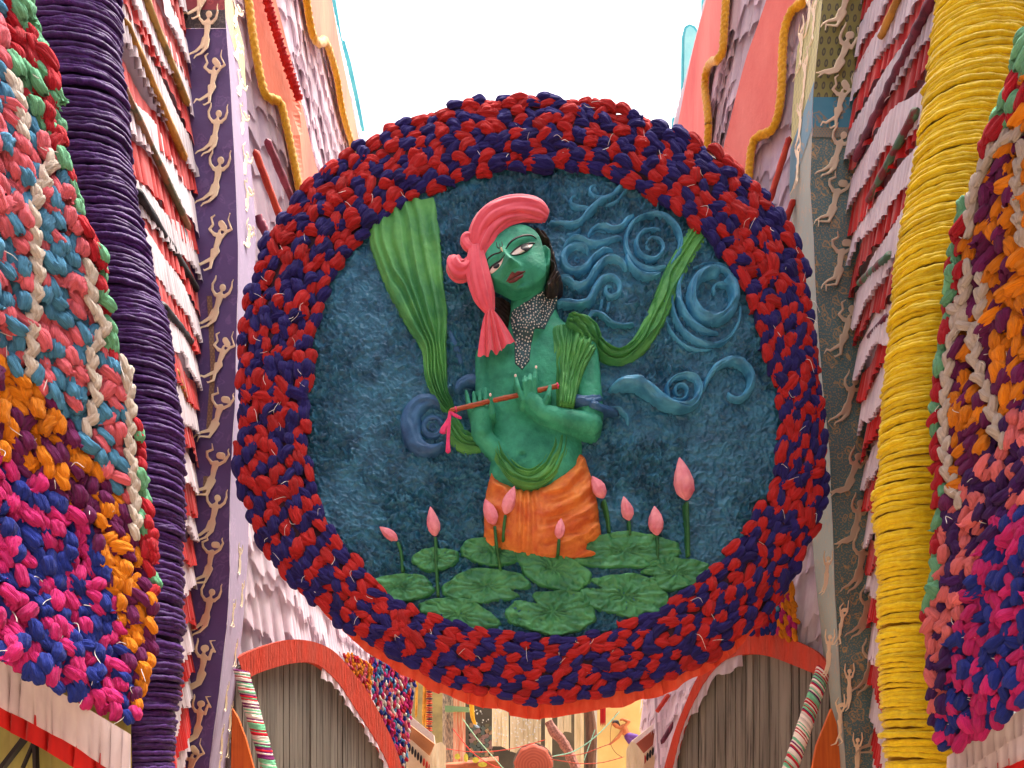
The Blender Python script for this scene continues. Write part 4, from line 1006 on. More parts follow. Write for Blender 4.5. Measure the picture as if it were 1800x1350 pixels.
valance('white over red pleated valance under the salmon and violet knotted hanging',
        [([(1664, 1330), (1700, 1308), (1740, 1282), (1770, 1262), (1800, 1244), (1860, 1210)], 44, 'white_ruffle', 2.85, .045, .025, 5),
         ([(1668, 1346), (1720, 1318), (1760, 1300), (1800, 1280), (1860, 1248)], 52, 'white_ruffle', 2.88, .045, .025, 7),
         ([(1668, 1395), (1720, 1355), (1760, 1338), (1800, 1322), (1860, 1295)], 60, 'red_ruffle', 2.92, .1, .035, 6)], None, 1)
# yellow cloth with black bars in the lower left corner
yc = thing('yellow_cloth_screen', 'pale yellow cloth screen with black bars under the left valance', 'screen', P(60, 1400, 3.05))
def screen(o):
    V = []; 
    for i, x in enumerate(np.linspace(-70, 232, 50)):
        for y in (1180, 1260, 1340, 1420):
            q = P(x, y, 3.08); V.append((q.x, q.y + .012 * math.sin(i * 1.1) + .006 * math.sin(i * 2.7 + y), q.z))
    obj('cloth', mesh_np('cloth', V, grid_quads(50, 4)), cloth('yellow_screen_cloth', (168, 162, 92), (140, 132, 72), stretch=(12, 12, 3), transl=.2), o)
    for a, b, w in (((2, 1352), (56, 1282), 7), ((64, 1362), (62, 1300), 6), ((40, 1350), (60, 1304), 4)):
        pa, pb = P(*a, 3.02), P(*b, 3.02)
        V, Q = tube_arr(spline([list(pa), list(pb)], 8), w * 3.02 / F, 6, caps=False)
        obj('bar', mesh_np('bar', V, Q, False), M['black'], o)
screen(yc)

# ------------------------------------------------------------------ the two square pillars and their gold figures
def gold_fig(kind, jit=0):
    """leaping figure cut from gilt card, unit: pixels of its own drawing, centre at the waist"""
    if kind == 0:   # seen flat on the front face: head up, legs swept to the lower left
        c = [(11, -38, 5.6, 0, 11, -38.1, 5.6, 0), (9, -31, 2.2, 0, 7, -26, 2.6, 0), (-1, -25, 3.2, 0, 15, -24, 3.0, 0), (7, -24, 6.0, 0, 5, -12, 5.0, 0), (5, -12, 5.0, 0, 3, -4, 4.2, 0), (3, -4, 4.2, 0, 2, 4, 6.0, 0),
             (-1, -25, 2.6, 0, -7, -33, 2.2, 0), (-7, -33, 2.2, 0, -7.5, -42, 1.8, 0), (-7.5, -42, 1.8, 0, -3, -50, 1.5, 0), (-3, -50, 1.4, 0, -2, -56, .7, 0),
             (15, -24, 2.6, 0, 23, -30, 2.2, 0), (23, -30, 2.2, 0, 27, -40, 1.8, 0), (27, -40, 1.6, 0, 27, -48, 1.0, 0), (27, -48, .9, 0, 29, -52, .5, 0),
             (-1, 4, 4.6, 0, -6, 16, 3.4, 0), (-6, 16, 3.2, 0, -18, 27, 2.2, 0), (-18, 27, 2.0, 0, -28, 32, 1.3, 0), (-28, 32, 1.3, 0, -32, 37, .7, 0),
             (4, 5, 4.6, 0, 2, 19, 3.4, 0), (2, 19, 3.2, 0, -8, 31, 2.2, 0), (-8, 31, 2.0, 0, -18, 36, 1.3, 0), (-18, 36, 1.3, 0, -21, 41, .7, 0)]
    else:           # slimmer, both arms straight up
        c = [(2, -30, 3.6, 0, 2, -31, 3.6, 0), (1.6, -25, 1.5, 0, 1, -20, 1.8, 0), (-3, -20, 2, 0, 6, -20, 2, 0), (1, -19, 3.6, 0, 1, -8, 2.8, 0), (1, -8, 2.8, 0, 0, 0, 3.6, 0),
             (-3, -20, 1.7, 0, -6, -32, 1.3, 0), (-6, -32, 1.3, 0, -5, -44, .8, 0), (6, -20, 1.7, 0, 10, -32, 1.3, 0), (10, -32, 1.3, 0, 9, -44, .8, 0),
             (-1, 0, 3, 0, -2, 18, 1.9, 0), (-2, 18, 1.9, 0, -7, 34, 1.2, 0), (-7, 34, 1.2, 0, -12, 38, .7, 0), (2, 0, 3, 0, 1.5, 19, 1.9, 0), (1.5, 19, 1.9, 0, -3, 36, 1.2, 0), (-3, 36, 1.2, 0, -8, 41, .7, 0)]
    rj = np.random.RandomState(jit); off = rj.normal(0, 1.9, (60, 2)) * (jit > 0); seen = {}
    def jj(x, y):
        k = (x, y); seen.setdefault(k, len(seen)); o = off[seen[k]]; w = min(1.6, math.hypot(x, y + 10) / 22); return x + o[0] * w, y + o[1] * w
    c = [(*jj(a[0], a[1]), a[2], 0, *jj(a[4], a[5]), a[6], 0) for a in c]
    sd, hg = caps_sdf(c)
    # local frame: x right, z up, y out of the wall (towards -y)
    def mp(x, y, h): return x, -(h + 1.2 + .0016 * (x * x + (y + 5) ** 2)), -y
    return sdf_mesh('gold_figure', sd, (-38, -62, 34, 48), 1.15 if kind == 0 else .9, lambda x, y, d: .3 + .22 * dome(d, 3), mp, -.6)
GF = [gold_fig(0), gold_fig(1), gold_fig(0, 3), gold_fig(0, 5), gold_fig(1, 7), gold_fig(0, 9)]
for g in GF: g.materials.append(None)
def gold_put(parent, kind, px, py, D, scale_px, rot, face, flip=1, squash=1.):
    """face: unit vector of the cloth's outward normal (horizontal)"""
    o = bpy.data.objects.new('gold_figure', GF[random.choice((0, 2, 3, 5)) if kind == 0 else random.choice((1, 4))]); COL.objects.link(o)
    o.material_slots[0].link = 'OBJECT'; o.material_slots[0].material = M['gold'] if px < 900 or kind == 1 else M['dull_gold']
    n = Vector(face).normalized(); xr = Vector((-n.y, n.x, 0)); up = Vector((0, 0, 1))
    s = scale_px * random.uniform(.92, 1.06) * D / F
    c, sn = math.cos(rot), math.sin(rot)
    R = Matrix(((xr.x, -n.x, up.x, 0), (xr.y, -n.y, up.y, 0), (xr.z, -n.z, up.z, 0), (0, 0, 0, 1)))
    sp = Matrix.Rotation(rot, 4, 'Y')
    o.parent = parent; o.matrix_parent_inverse = Matrix.Translation(-Vector(parent.location))
    o.matrix_basis = Matrix.Translation(P(px, py, D) + n * .004) @ R @ Matrix.Diagonal((squash, 1, 1, 1)) @ sp @ Matrix.Diagonal((s * flip, s, s, 1))
DP0, DP1 = 5.0, 5.55
def zof(py, D): return CZ + (HY - py) * D / F
def pillar_faces(side, fl, fr, bk, zones_front, zones_side, parent):
    """fl, fr: the outer and inner edge of the front face by photo row; bk: the far edge of the inner side face"""
    def row(z):
        pf = HY - (z - CZ) * F / DP0; pb = HY - (z - CZ) * F / DP1
        xo, xi, xb = (ip(pf, fl) - 900) * DP0 / F, (ip(pf, fr) - 900) * DP0 / F, (ip(pb, bk) - 900) * DP1 / F
        return xo, xi, xb
    def strip(name, y0, y1, mat, which, lift=0.):
        zs = np.linspace(zof(y0, DP0), zof(y1, DP0), max(int(abs(y1 - y0) / 22), 2) + 1); V = []; UV = []
        for z in zs:
            xo, xi, xb = row(z)
            w = .006 * math.sin(z * 3.1) + .004 * math.sin(z * 9 + 1)
            if which == 'front': a, b = (xo, DP0 - lift + w), (xi, DP0 - lift + w)
            elif which == 'side': a, b = (xi + side * 0 - side * lift, DP0 - lift + w + .003), (xb - side * lift, DP1)
            else: a, b = (xo, DP0 + .003), (xo + side * .02, DP1)
            for k in range(5):
                t = k / 4
                px_, dy = a[0] + (b[0] - a[0]) * t, a[1] + (b[1] - a[1]) * t
                V.append((px_, dy, z)); UV.append((math.hypot((b[0] - a[0]), (b[1] - a[1])) * t, z))
        obj(name, mesh_np(name, V, grid_quads(len(zs), 5), True, UV), M[mat], parent)
    for i, (n, y0, y1, m, l) in enumerate(zones_front): strip(n, y0, y1, m, 'front', l)
    for i, (n, y0, y1, m, l) in enumerate(zones_side): strip(n, y0, y1, m, 'side', l)
    strip('outer_face', -40, 1800, zones_front[-1][3], 'outer')
    return row
lp = thing('square_pillar', 'square purple cloth pillar with gold leaping figures, left of the medallion', 'pillar', P(350, 1380, DP0))
L_fl = [(-60, 306), (0, 313), (250, 328), (500, 337), (880, 330), (1100, 322), (1350, 312), (1800, 300)]
L_fr = [(-60, 392), (0, 394), (250, 411), (430, 419), (700, 413), (880, 404), (1000, 404), (1100, 398), (1350, 368), (1800, 350)]
L_bk = [(-60, 424), (0, 426), (120, 430), (250, 438), (400, 450), (600, 446), (900, 438), (1000, 434), (1100, 426), (1200, 414), (1350, 395), (1800, 378)]
pillar_faces(-1, L_fl, L_fr, L_bk, [('printed_cloth', -60, 17, 'pillar_crimson', .002), ('printed_cloth', 17, 50, 'pillar_dark', .003), ('pillar_cloth', 50, 500, 'pillar_purple', 0), ('pillar_cloth', 496, 872, 'pillar_purple', .004), ('pillar_cloth', 866, 1800, 'pillar_purple', .001)],
             [('side_cloth', -60, 30, 'pillar_lime', .002), ('side_cloth', 30, 900, 'pillar_lilac', 0), ('side_cloth', 896, 1800, 'pillar_lilac', .003)], lp)
def tape(parent):
    V = []; UV = []
    for y in np.linspace(520, 872, 24):
        x = ip(y, [(500, 362), (560, 366), (650, 370), (760, 362), (880, 355)]); 
        for k in (0, 1):
            q = P(x + 9 * k, y, DP0 - .008); V.append(q); UV.append((k * .03, q.z))
    obj('gold_tape', mesh_np('gold_tape', V, grid_quads(24, 2), True, UV), M['tape'], parent)
tape(lp)
fig_l = [(354, 0), (361, 67), (372, 152), (376, 240), (378, 325), (378, 440), (378, 545), (384, 640), (378, 740), (371, 840), (372, 915), (366, 995), (362, 1080), (352, 1180), (346, 1275), (332, 1360)]
for i, (x, y) in enumerate(fig_l):
    gold_put(lp, 0, x, y, DP0 - .004, 1.0, random.uniform(-.08, .08) + (.1 if 4 < i < 10 else 0), (0, -1, 0))
side_l = [(412, 30), (414, 92), (419, 155), (424, 218), (428, 290), (432, 352), (434, 420), (420, 985), (424, 1045), (408, 1080), (412, 1150), (396, 1225), (403, 1260), (388, 1300), (400, 1310), (384, 1350)]
def side_D(px, py, fr, bk):
    a, b = ip(py, fr), ip(py, bk)
    # where the view ray meets the side face
    xa, xb = (a - 900) * DP0 / F, (b - 900) * DP1 / F; k = (px - 900) / F
    # x = xa + (xb-xa)*(D-DP0)/(DP1-DP0) = k*D
    sl = (xb - xa) / (DP1 - DP0); return min(max((xa - sl * DP0) / (k - sl), DP0 + .02), DP1 - .02)
for i, (x, y) in enumerate(side_l):
    gold_put(lp, 0 if y < 500 else 1, x, y, side_D(x, y, L_fr, L_bk), .62, random.uniform(-.15, .1), (1, -.12, 0), 1, 1.4)
rp = thing('square_pillar', 'square teal brocade pillar with olive printed top and gold leaping figures, right of the medallion', 'pillar', P(1500, 1380, DP0))
R_fl = [(-60, 1534), (0, 1527), (100, 1515), (200, 1503), (400, 1508), (600, 1519), (750, 1530), (900, 1538), (1100, 1545), (1350, 1555), (1800, 1570)]
R_fr = [(-60, 1452), (0, 1446), (100, 1436), (200, 1428), (330, 1424), (600, 1440), (800, 1458), (1000, 1466), (1200, 1478), (1350, 1486), (1800, 1500)]
R_bk = [(-60, 1418), (0, 1410), (100, 1400), (200, 1392), (330, 1388), (600, 1405), (900, 1424), (1000, 1432), (1200, 1452), (1350, 1468), (1800, 1490)]
pillar_faces(1, R_fl, R_fr, R_bk, [('printed_cloth', -60, 196, 'pillar_olive', 0), ('border_cloth', 170, 228, 'pillar_turq', .003), ('woven_border', 226, 244, 'border_gold', .006), ('brocade_cloth', 240, 900, 'pillar_teal', 0), ('brocade_cloth', 896, 1800, 'pillar_teal', .004)],
             [('side_cloth', -60, 150, 'pillar_lime', 0), ('side_cloth', 140, 228, 'pillar_turq', .003), ('side_cloth', 226, 1800, 'pillar_pale', 0)], rp)
fig_r = [(1478, 18), (1474, 105), (1472, 192), (1466, 278), (1462, 362), (1472, 470), (1482, 590), (1488, 710), (1492, 840), (1500, 925), (1508, 1000), (1516, 1085), (1524, 1180), (1535, 1290)]
for i, (x, y) in enumerate(fig_r):
    gold_put(rp, 0, x, y, DP0 - .004, 1.02, random.uniform(-.05, .2), (0, -1, 0))
side_r = [(1424, 20), (1410, 85), (1432, 40), (1416, 140), (1408, 215), (1404, 290), (1452, 1010), (1478, 1100), (1456, 1150), (1492, 1210), (1476, 1270), (1506, 1330)]
for i, (x, y) in enumerate(side_r):
    if y < 600: gold_put(rp, 1, x, y, side_D(x, y, R_fr, R_bk), .9, random.uniform(-.05, .15), (-1, -.12, 0), 1, 1.4)
    else: gold_put(rp, 1, x, y, min(side_D(x, y, R_fr, R_bk), DP0 + .02) - .03, .95, random.uniform(-.1, .1), (-.25, -1, 0), 1)

# ------------------------------------------------------------------ ruffled walls between columns and pillars
DN, DF = 3.78, 5.06
COL_L = [(-400, 195), (-40, 195), (100, 193), (300, 205), (450, 236), (600, 272), (760, 290), (1000, 288), (1400, 275)]
COL_R = [(-400, 1690), (-40, 1675), (100, 1660), (300, 1632), (450, 1604), (600, 1590), (800, 1574), (1000, 1570), (1400, 1580)]
def rw_point(side, t, py, near=1.):
    """t runs from the rope column (0) to the pillar (1); py is the photo row there"""
    pn, pf = ip(py, COL_L if side < 0 else COL_R), ip(py, L_fl if side < 0 else R_fl) - side * 6
    px = pn + (pf - pn) * t; return P(px, py, near / ((1 - t) / DN + t / DF))
def rw_D(px, py=None):
    side = -1 if px < 900 else 1; pn, pf = ip(py, COL_L if side < 0 else COL_R), ip(py, L_fl if side < 0 else R_fl) - side * 6
    t = (px - pn) / (pf - pn); return 1 / ((1 - t) / DN + t / DF)
def rw_at_z(side, t, z, near=1.):
    D = 1 / ((1 - t) / DN + t / DF); return rw_point(side, t, HY - (z - CZ) * F / D, near)
def ruffle_wall(side, label, seed):
    t = thing('ruffled_cloth_wall', label, 'wall', rw_at_z(side, 0, 0))
    zs = np.linspace(.4, 8.4, 30); V = [rw_at_z(side, q, z, 1.02) for z in zs for q in (-.15, .3, .7, 1.05)]
    obj('backing_sheet', mesh_np('backing_sheet', V, grid_quads(30, 4)), M['wall_cloth'], t)
    z = 8.2; k = 0; nr = np.array([-side * .97, -.25, 0.])
    r = np.random.RandomState(seed)
    while z > .9:
        red = k % 2 == 1
        h = r.uniform(.15, .21) if red else r.uniform(.17, .25)
        tilt = r.uniform(.32, .48)
        qs = np.linspace(-.1, 1.04, 12)
        top = np.array([list(rw_at_z(side, q, z - tilt * (1 - q) + .03 * math.sin(q * 6 + k * 2.1) + .02 * math.sin(q * 13 + k), 1.0 if red else .988)) for q in qs])
        V, Q = ruffle_arr(top, np.array([-side * .03, 0, -h * (1.2 if red else 1.05)]), nr, .024 if red else .02, per=.11 if red else .06, seed=seed + k, lenvar=.1, nv=7)
        obj('ruffle', mesh_np('ruffle', V, Q), M['red_ruffle' if red else 'white_ruffle'], t)
        z -= h * r.uniform(.88, 1.0); k += 1
ruffle_wall(-1, 'wall of white and red ruffles between purple rope column and purple pillar', 100)
ruffle_wall(1, 'wall of white and red ruffles between yellow rope column and teal pillar', 140)
def pole_mat(n, a, b, stretch=(9, 9, 9), lo=.46, hi=.54): return paint('pole_' + n, a, b, 1, .6, .3, stretch=stretch, lo=lo, hi=hi)
PM = {'ochre': pole_mat('ochre', (190, 140, 52), (156, 112, 40)), 'olive': pole_mat('olive', (168, 134, 62), (120, 100, 50)), 'mottled': pole_mat('mottled', (150, 110, 80), (96, 96, 72)),
      'black': pole_mat('black', (36, 32, 36), (24, 22, 26)), 'maroon': pole_mat('maroon', (112, 40, 62), (82, 26, 48)), 'green': pole_mat('green', (82, 120, 92), (128, 46, 52)),
      'red': pole_mat('red', (206, 66, 34), (180, 44, 30)), 'mauve': pole_mat('mauve', (150, 62, 84), (126, 48, 66))}
def pole(px0, py0, px1, py1, w, mat, label, fD=rw_D, near=.96, extra=.0, name='cloth_wrapped_pole', side=None, wraps=0):
    side = side or (-1 if px0 < 900 else 1)
    a, b = P(px0, py0, fD(px0, py0) * near), P(px1, py1, fD(px1, py1) * near)   # lies on the ruffles, clear of the wall
    a2 = a + (a - b) * extra
    n = 60 if wraps else 26
    path = spline([list(a2), list(b)], n); t = np.linspace(0, 1, n)
    D = (a.y + b.y) / 2
    V, Q = tube_arr(path, w * D / F * (1 + .1 * vnoise(t * 9, t * 0, int(px0)) + (.12 * np.sin(t * wraps * 6.28) if wraps else 0)), 12, 3, .05, 4)
    o = obj(name, mesh_np(name, V, Q), PM[mat]); return tag(o, label, 'pole')
pole(217, 30, 327, 283, 7, 'ochre', 'ochre pole on the ruffled wall, nearest the purple rope column top')
pole(257, 0, 331, 187, 7, 'olive', 'olive gold pole highest on the left ruffled wall beside the purple pillar', extra=.3)
pole(213, 143, 334, 405, 6.5, 'mottled', 'mottled brown and green pole in the middle of the left ruffled wall')
pole(237, 330, 347, 512, 8, 'black', 'longer black pole leaning across the left white ruffles')
pole(283, 535, 336, 602, 8, 'black', 'shorter black pole low on the left ruffled wall')
pole(306, 650, 333, 718, 7, 'ochre', 'short ochre pole lowest on the left ruffled wall')
pole(1637, 0, 1503, 283, 9, 'maroon', 'long maroon wrapped pole across the ruffles beside the yellow column', extra=.1, wraps=10)
pole(1577, 0, 1547, 68, 7, 'ochre', 'ochre pole highest on the right ruffled wall above the red ruffle', extra=.6)
pole(1613, 190, 1525, 356, 8, 'green', 'green pole with red marks on the right ruffled wall')
pole(1565, 448, 1510, 498, 7, 'green', 'short dark green pole low on the right ruffled wall')
pole(1560, 556, 1528, 592, 6, 'maroon', 'short maroon pole lowest on the right ruffled wall')
# ------------------------------------------------------------------ long fringed walls behind the medallion
WX = 1.95
def wx(D): return WX + .5 * np.clip((6.2 - D) / .65, 0, 1.6)          # the near end flares out behind the pillar
_D = np.linspace(5.3, 30, 1200)
def wD(px, py=None, off=0.):
    k = F * (wx(_D) - off) / _D; return float(np.interp(-abs(px - 900), -k, _D))
def on_wall(px, py, side, off=0.):
    D = wD(px, None, off); return (side * (float(wx(D)) - off), D, CZ + (HY - py) * D / F)
def fringe_wall(side, label, seed):
    t = thing('fringed_cloth_wall', label, 'wall', (side * WX, 5.5, 0))
    top = 9.9 if side < 0 else 9.4
    Ds = np.r_[np.linspace(5.45, 6.3, 12), np.linspace(6.5, 10.6, 14)]
    V = [(side * (float(wx(D)) + o_), D, z) for D in Ds for o_, z in ((0, 0.), (0, top), (.12, top), (.12, 0.))]
    obj('backing_sheet', mesh_np('backing_sheet', V, grid_quads(len(Ds), 4, True), False), M['wall_cloth'], t)
    z = top; k = 0; r = np.random.RandomState(seed)
    while z > 1.9:
        h = r.uniform(.26, .36)
        line = np.array([[side * (float(wx(D)) - .03), D, z + .05 * math.sin(D * 2.3 + k * 1.7) - .04 * (D - 7)] for D in Ds])
        line[:, 2] = np.minimum(line[:, 2], top)
        V, Q = ruffle_arr(line, np.array([-side * .05, 0, -h * 1.35]), np.array([-side, -.1, 0.]), .022, per=.105, seed=seed + k, lenvar=.22, nv=6, scallop=.18)
        obj('ruffle', mesh_np('ruffle', V, Q), M['lilac_ruffle'], t)
        z -= h * .8; k += 1
    return t
fw_l = fringe_wall(-1, 'tall sunlit wall of pale lilac fringe with two salmon boards behind the medallion, left side', 300)
fw_r = fringe_wall(1, 'tall wall of pale lilac fringe with two salmon boards behind the medallion, right side', 360)
def prism(name, pts, vec, mat, parent=None, smooth=False):
    """flat board: outline pts (list of 3D points) given the thickness vector vec"""
    import bmesh
    bm = bmesh.new()
    a = [bm.verts.new(p) for p in pts]; f = bm.faces.new(a)
    r = bmesh.ops.extrude_face_region(bm, geom=[f]); vs_ = [g for g in r['geom'] if isinstance(g, bmesh.types.BMVert)]
    bmesh.ops.translate(bm, verts=vs_, vec=vec)
    bmesh.ops.triangulate(bm, faces=[g for g in bm.faces if len(g.verts) > 4]); bmesh.ops.recalc_face_normals(bm, faces=bm.faces)
    me = bpy.data.meshes.new(name); bm.to_mesh(me); bm.free()
    return obj(name, me, mat, parent)
def wave_board(side, straight, wavy, parent, mat):
    n = 60; wv_px, st_px = spline(wavy, n), spline(straight, n)
    W3 = np.array([on_wall(x, y, side, .17) for x, y in wv_px]); S3 = np.array([on_wall(x, y, side, .17) for x, y in st_px])
    t = np.linspace(0, 1, 5)[None, :, None]
    G = W3[:, None] * (1 - t) + S3[:, None] * t
    G[..., 0] = side * (np.array([[float(wx(d)) for d in row] for row in G[..., 1]]) - .17)
    B = G + np.array([side * .035, 0, 0]); nn = n * 5
    Q = grid_quads(n, 5).tolist() + (grid_quads(n, 5)[:, ::-1] + nn).tolist()
    for i in range(n - 1):
        for j in (0, 4): Q.append([i * 5 + j, (i + 1) * 5 + j, (i + 1) * 5 + j + nn, i * 5 + j + nn])
    b = obj('wave_board', mesh_np('wave_board', np.concatenate([G.reshape(-1, 3), B.reshape(-1, 3)]), Q, False), M[mat], parent)
    path = np.array([on_wall(x, y, side, .22) for x, y in spline(wavy, 150)])
    V, Q = tube_arr(path, .032, 10, 2, .16, 40)
    obj('rope_trim', mesh_np('rope_trim', V, Q), M['yellow_trim'], b)
wave_board(-1, [(463, -60), (485, 0), (530, 180), (548, 260), (566, 330), (585, 420)], [(428, -60), (437, 0), (446, 70), (457, 130), (466, 165), (478, 174), (493, 182), (502, 215), (512, 260), (522, 310), (535, 380), (546, 440)], fw_l, 'salmon_board_left')
wave_board(-1, [(570, -60), (583, 0), (600, 95), (618, 180), (634, 262), (645, 330)], [(530, -60), (539, 0), (546, 45), (553, 68), (563, 76), (571, 72), (580, 92), (592, 135), (601, 190), (610, 225), (621, 262), (633, 320)], fw_l, 'salmon_board_left')
wave_board(1, [(1366, -60), (1347, 0), (1327, 58), (1307, 118), (1275, 246), (1255, 340)], [(1428, -40), (1412, 2), (1395, 15), (1384, 35), (1378, 60), (1375, 104), (1374, 150), (1368, 200), (1356, 229), (1338, 237), (1326, 246), (1320, 267), (1316, 311), (1308, 400)], fw_r, 'salmon_board_right')
wave_board(1, [(1254, -60), (1241, 0), (1217, 92), (1192, 216), (1178, 300)], [(1278, -60), (1276, 0), (1273, 50), (1270, 89), (1262, 104), (1249, 110), (1241, 127), (1239, 154), (1243, 190), (1245, 215), (1244, 243), (1238, 330)], fw_r, 'salmon_board_right')
# red cloth edge beside the left board
def red_edge():
    path = np.array([on_wall(x, y, -1, .235) for x, y in spline([(462, -60), (470, 0), (497, 90), (527, 176)], 220)])
    t = np.linspace(0, 1, 220)
    V, Q = tube_arr(path, .034 * (1 + .2 * vnoise(t * 60, t * 0, 3)), 10, 3, .25, 30, .6)
    obj('red_edging', mesh_np('red_edging', V, Q), M['red_ruffle'], fw_l)
red_edge()
# turquoise boards standing at the wall tops
def fin(pts, inner, D, label, mat='cyan_board'):
    t = thing('turquoise_fin_board', label, 'board', P(pts[0][0], pts[0][1], D))
    b = prism('board', [P(x, y, D) for x, y in pts], (0, .05, 0), M[mat], t)
    if inner: prism('pale_panel', [P(x, y, D - .005) for x, y in inner], (0, -.01, 0), M['pale_cyan'], t)
fin([(1199, 62), (1203, 47), (1212, 42), (1222, 46), (1229, 58), (1236, 80), (1236, 230), (1197, 230)], [(1203, 66), (1206, 52), (1212, 47), (1219, 51), (1226, 62), (1232, 80), (1232, 220), (1201, 220)], 9.6, 'turquoise edged pale fin board at the right wall top, beside the sky')
fin([(1234, -20), (1246, -20), (1246, 60), (1234, 50)], None, 9.2, 'small turquoise board at the top edge of the right wall')
fin([(1182, 206), (1190, 206), (1200, 214), (1200, 260), (1182, 260)], None, 10.0, 'tiny turquoise board behind the rim on the right')
fin([(592, 74), (598, 69), (606, 72), (617, 110), (630, 170), (640, 225), (600, 225)], None, 9.9, 'turquoise fin board at the left wall top, beside the sky')
fin([(570, -20), (587, -20), (596, 40), (602, 75), (570, 75)], None, 9.6, 'turquoise board at the top edge of the left wall')
# poles on the fringe
pole(447, 262, 500, 402, 6.5, 'red', 'orange red pole on the left lilac fringe next to the purple pillar', fD=wD, near=.93)
pole(468, 244, 520, 366, 6.5, 'mauve', 'mauve pole on the left lilac fringe below the yellow rope', fD=wD, near=.93)
pole(452, 378, 472, 420, 8, 'mauve', 'short blunt red brown pole low against the left fringe', fD=wD, near=.93)
pole(1388, 240, 1352, 356, 6, 'red', 'orange red pole on the right lilac fringe beside the teal pillar', fD=wD, near=.93)
pole(1396, 350, 1372, 410, 6, 'red', 'short red pole low on the right fringe beside the rim', fD=wD, near=.93)

# ------------------------------------------------------------------ arched plank gates
def gate(side, outer, inner, a0, a1, label, seed, mirror_x):
    """a0, a1: (px, D) of the gate plane's near and far end"""
    (pxa, Da), (pxb, Db) = a0, a1
    xa, xb = (pxa - 900) * Da / F, (pxb - 900) * Db / F; sl = (xb - xa) / (Db - Da)
    def gD(px): return (xa - sl * Da) / ((px - 900) / F - sl)
    A = Vector((xa, Da, 0)); B = Vector((xb, Db, 0)); T = (B - A).normalized(); N = Vector((T.y, -T.x, 0)); 
    if N.y > 0: N = -N
    t = thing('arched_plank_gate', label, 'gate', A)
    def pt(px, py, off=0.): q = P(px, py, gD(px)); return q + N * off
    out_s, in_s = spline(outer, 44), spline(inner, 44)
    pts = [pt(x, y, .06) for x, y in out_s] + [pt(x, y, .06) for x, y in in_s[::-1]]
    # arch band as a strip of small boards' width, with thickness
    V = []
    for (x, y), (u, v) in zip(out_s, in_s):
        for k in range(4):
            q = pt(x + (u - x) * k / 3, y + (v - y) * k / 3, .06); V.append(q)
    n = 44; V2 = V + [Vector(q) - N * .05 for q in V]
    Q = grid_quads(n, 4).tolist()
    for i in range(n - 1):
        Q.append([i * 4, (i + 1) * 4, (i + 1) * 4 + n * 4, i * 4 + n * 4]); Q.append([i * 4 + 3, (i + 1) * 4 + 3, (i + 1) * 4 + 3 + n * 4, i * 4 + 3 + n * 4])
    obj('arch_band', mesh_np('arch_band', V2, Q, False), M['arch_band'], t)
    r = np.random.RandomState(seed)
    mid = np.array([((x + u) / 2, (y + v) / 2) for (x, y), (u, v) in zip(out_s, in_s)]); 
    mp = [pt(x, y) for x, y in mid]; ms = np.array([(q - A).dot(T) for q in mp]); mz = np.array([q.z for q in mp]); o = np.argsort(ms); ms, mz = ms[o], mz[o]
    s = ms[0]; 
    while s < ms[-1]:
        w = r.uniform(.055, .105); s1 = min(s + w, ms[-1])
        h0, h1 = np.interp(s, ms, mz), np.interp(s1, ms, mz); d = r.uniform(0, .012); g = r.uniform(.002, .006)
        V = []
        for dd in (d, d - .025):
            for ss, zz in ((s + g, 0.3), (s1 - g, .3), (s1 - g, h1), (s + g, h0)):
                q = A + T * ss + N * dd; V.append((q.x, q.y, zz))
        obj('plank', mesh_np('plank', V, [[0, 1, 2, 3], [7, 6, 5, 4], [0, 4, 5, 1], [1, 5, 6, 2], [2, 6, 7, 3], [3, 7, 4, 0]], False), M['planks'], t)
        s = s1
    # dark sheet behind the planks, frayed lilac cloth under the band
    V = [A + T * ss - N * .05 + Vector((0, 0, zz)) for ss, zz in zip(np.r_[ms, ms[::-1]], np.r_[mz, ms * 0 + .3])]
    m = len(ms); obj('gap_sheet', mesh_np('gap_sheet', V, [[i, i + 1, 2 * m - 2 - i, 2 * m - 1 - i] for i in range(m - 1)], False), M['plank_edge'], t)
    k0 = int(44 * .38)
    line = np.array([list(pt(x, y, .03)) for x, y in in_s[k0:]])
    V, Q = ruffle_arr(line, np.array([0, 0, -.09]), np.array(N), .02, per=.11, seed=seed, lenvar=.6, nv=6)
    obj('frayed_cloth', mesh_np('frayed_cloth', V, Q), M['lilac_ruffle'], t)
    return t
gate(-1, [(408, 1157), (430, 1146), (470, 1132), (505, 1125), (545, 1130), (578, 1146), (606, 1176), (634, 1212), (662, 1262), (688, 1318), (705, 1375)],
     [(420, 1198), (440, 1186), (478, 1173), (512, 1166), (540, 1166), (562, 1178), (588, 1204), (616, 1246), (646, 1292), (672, 1340), (686, 1385)], (405, 5.5), (720, 7.6), 'arched grey plank gate with orange red band, below the medallion beside the purple pillar', 11, 0)
gate(1, [(1462, 1170), (1440, 1146), (1400, 1126), (1362, 1113), (1328, 1111), (1296, 1122), (1262, 1148), (1234, 1190), (1212, 1238), (1192, 1290), (1172, 1360)],
     [(1456, 1196), (1434, 1184), (1400, 1170), (1362, 1156), (1330, 1151), (1302, 1154), (1276, 1166), (1250, 1194), (1224, 1240), (1204, 1290), (1186, 1365)], (1462, 5.45), (1160, 6.7), 'arched grey plank gate with orange red band, below the medallion beside the teal pillar', 12, 0)
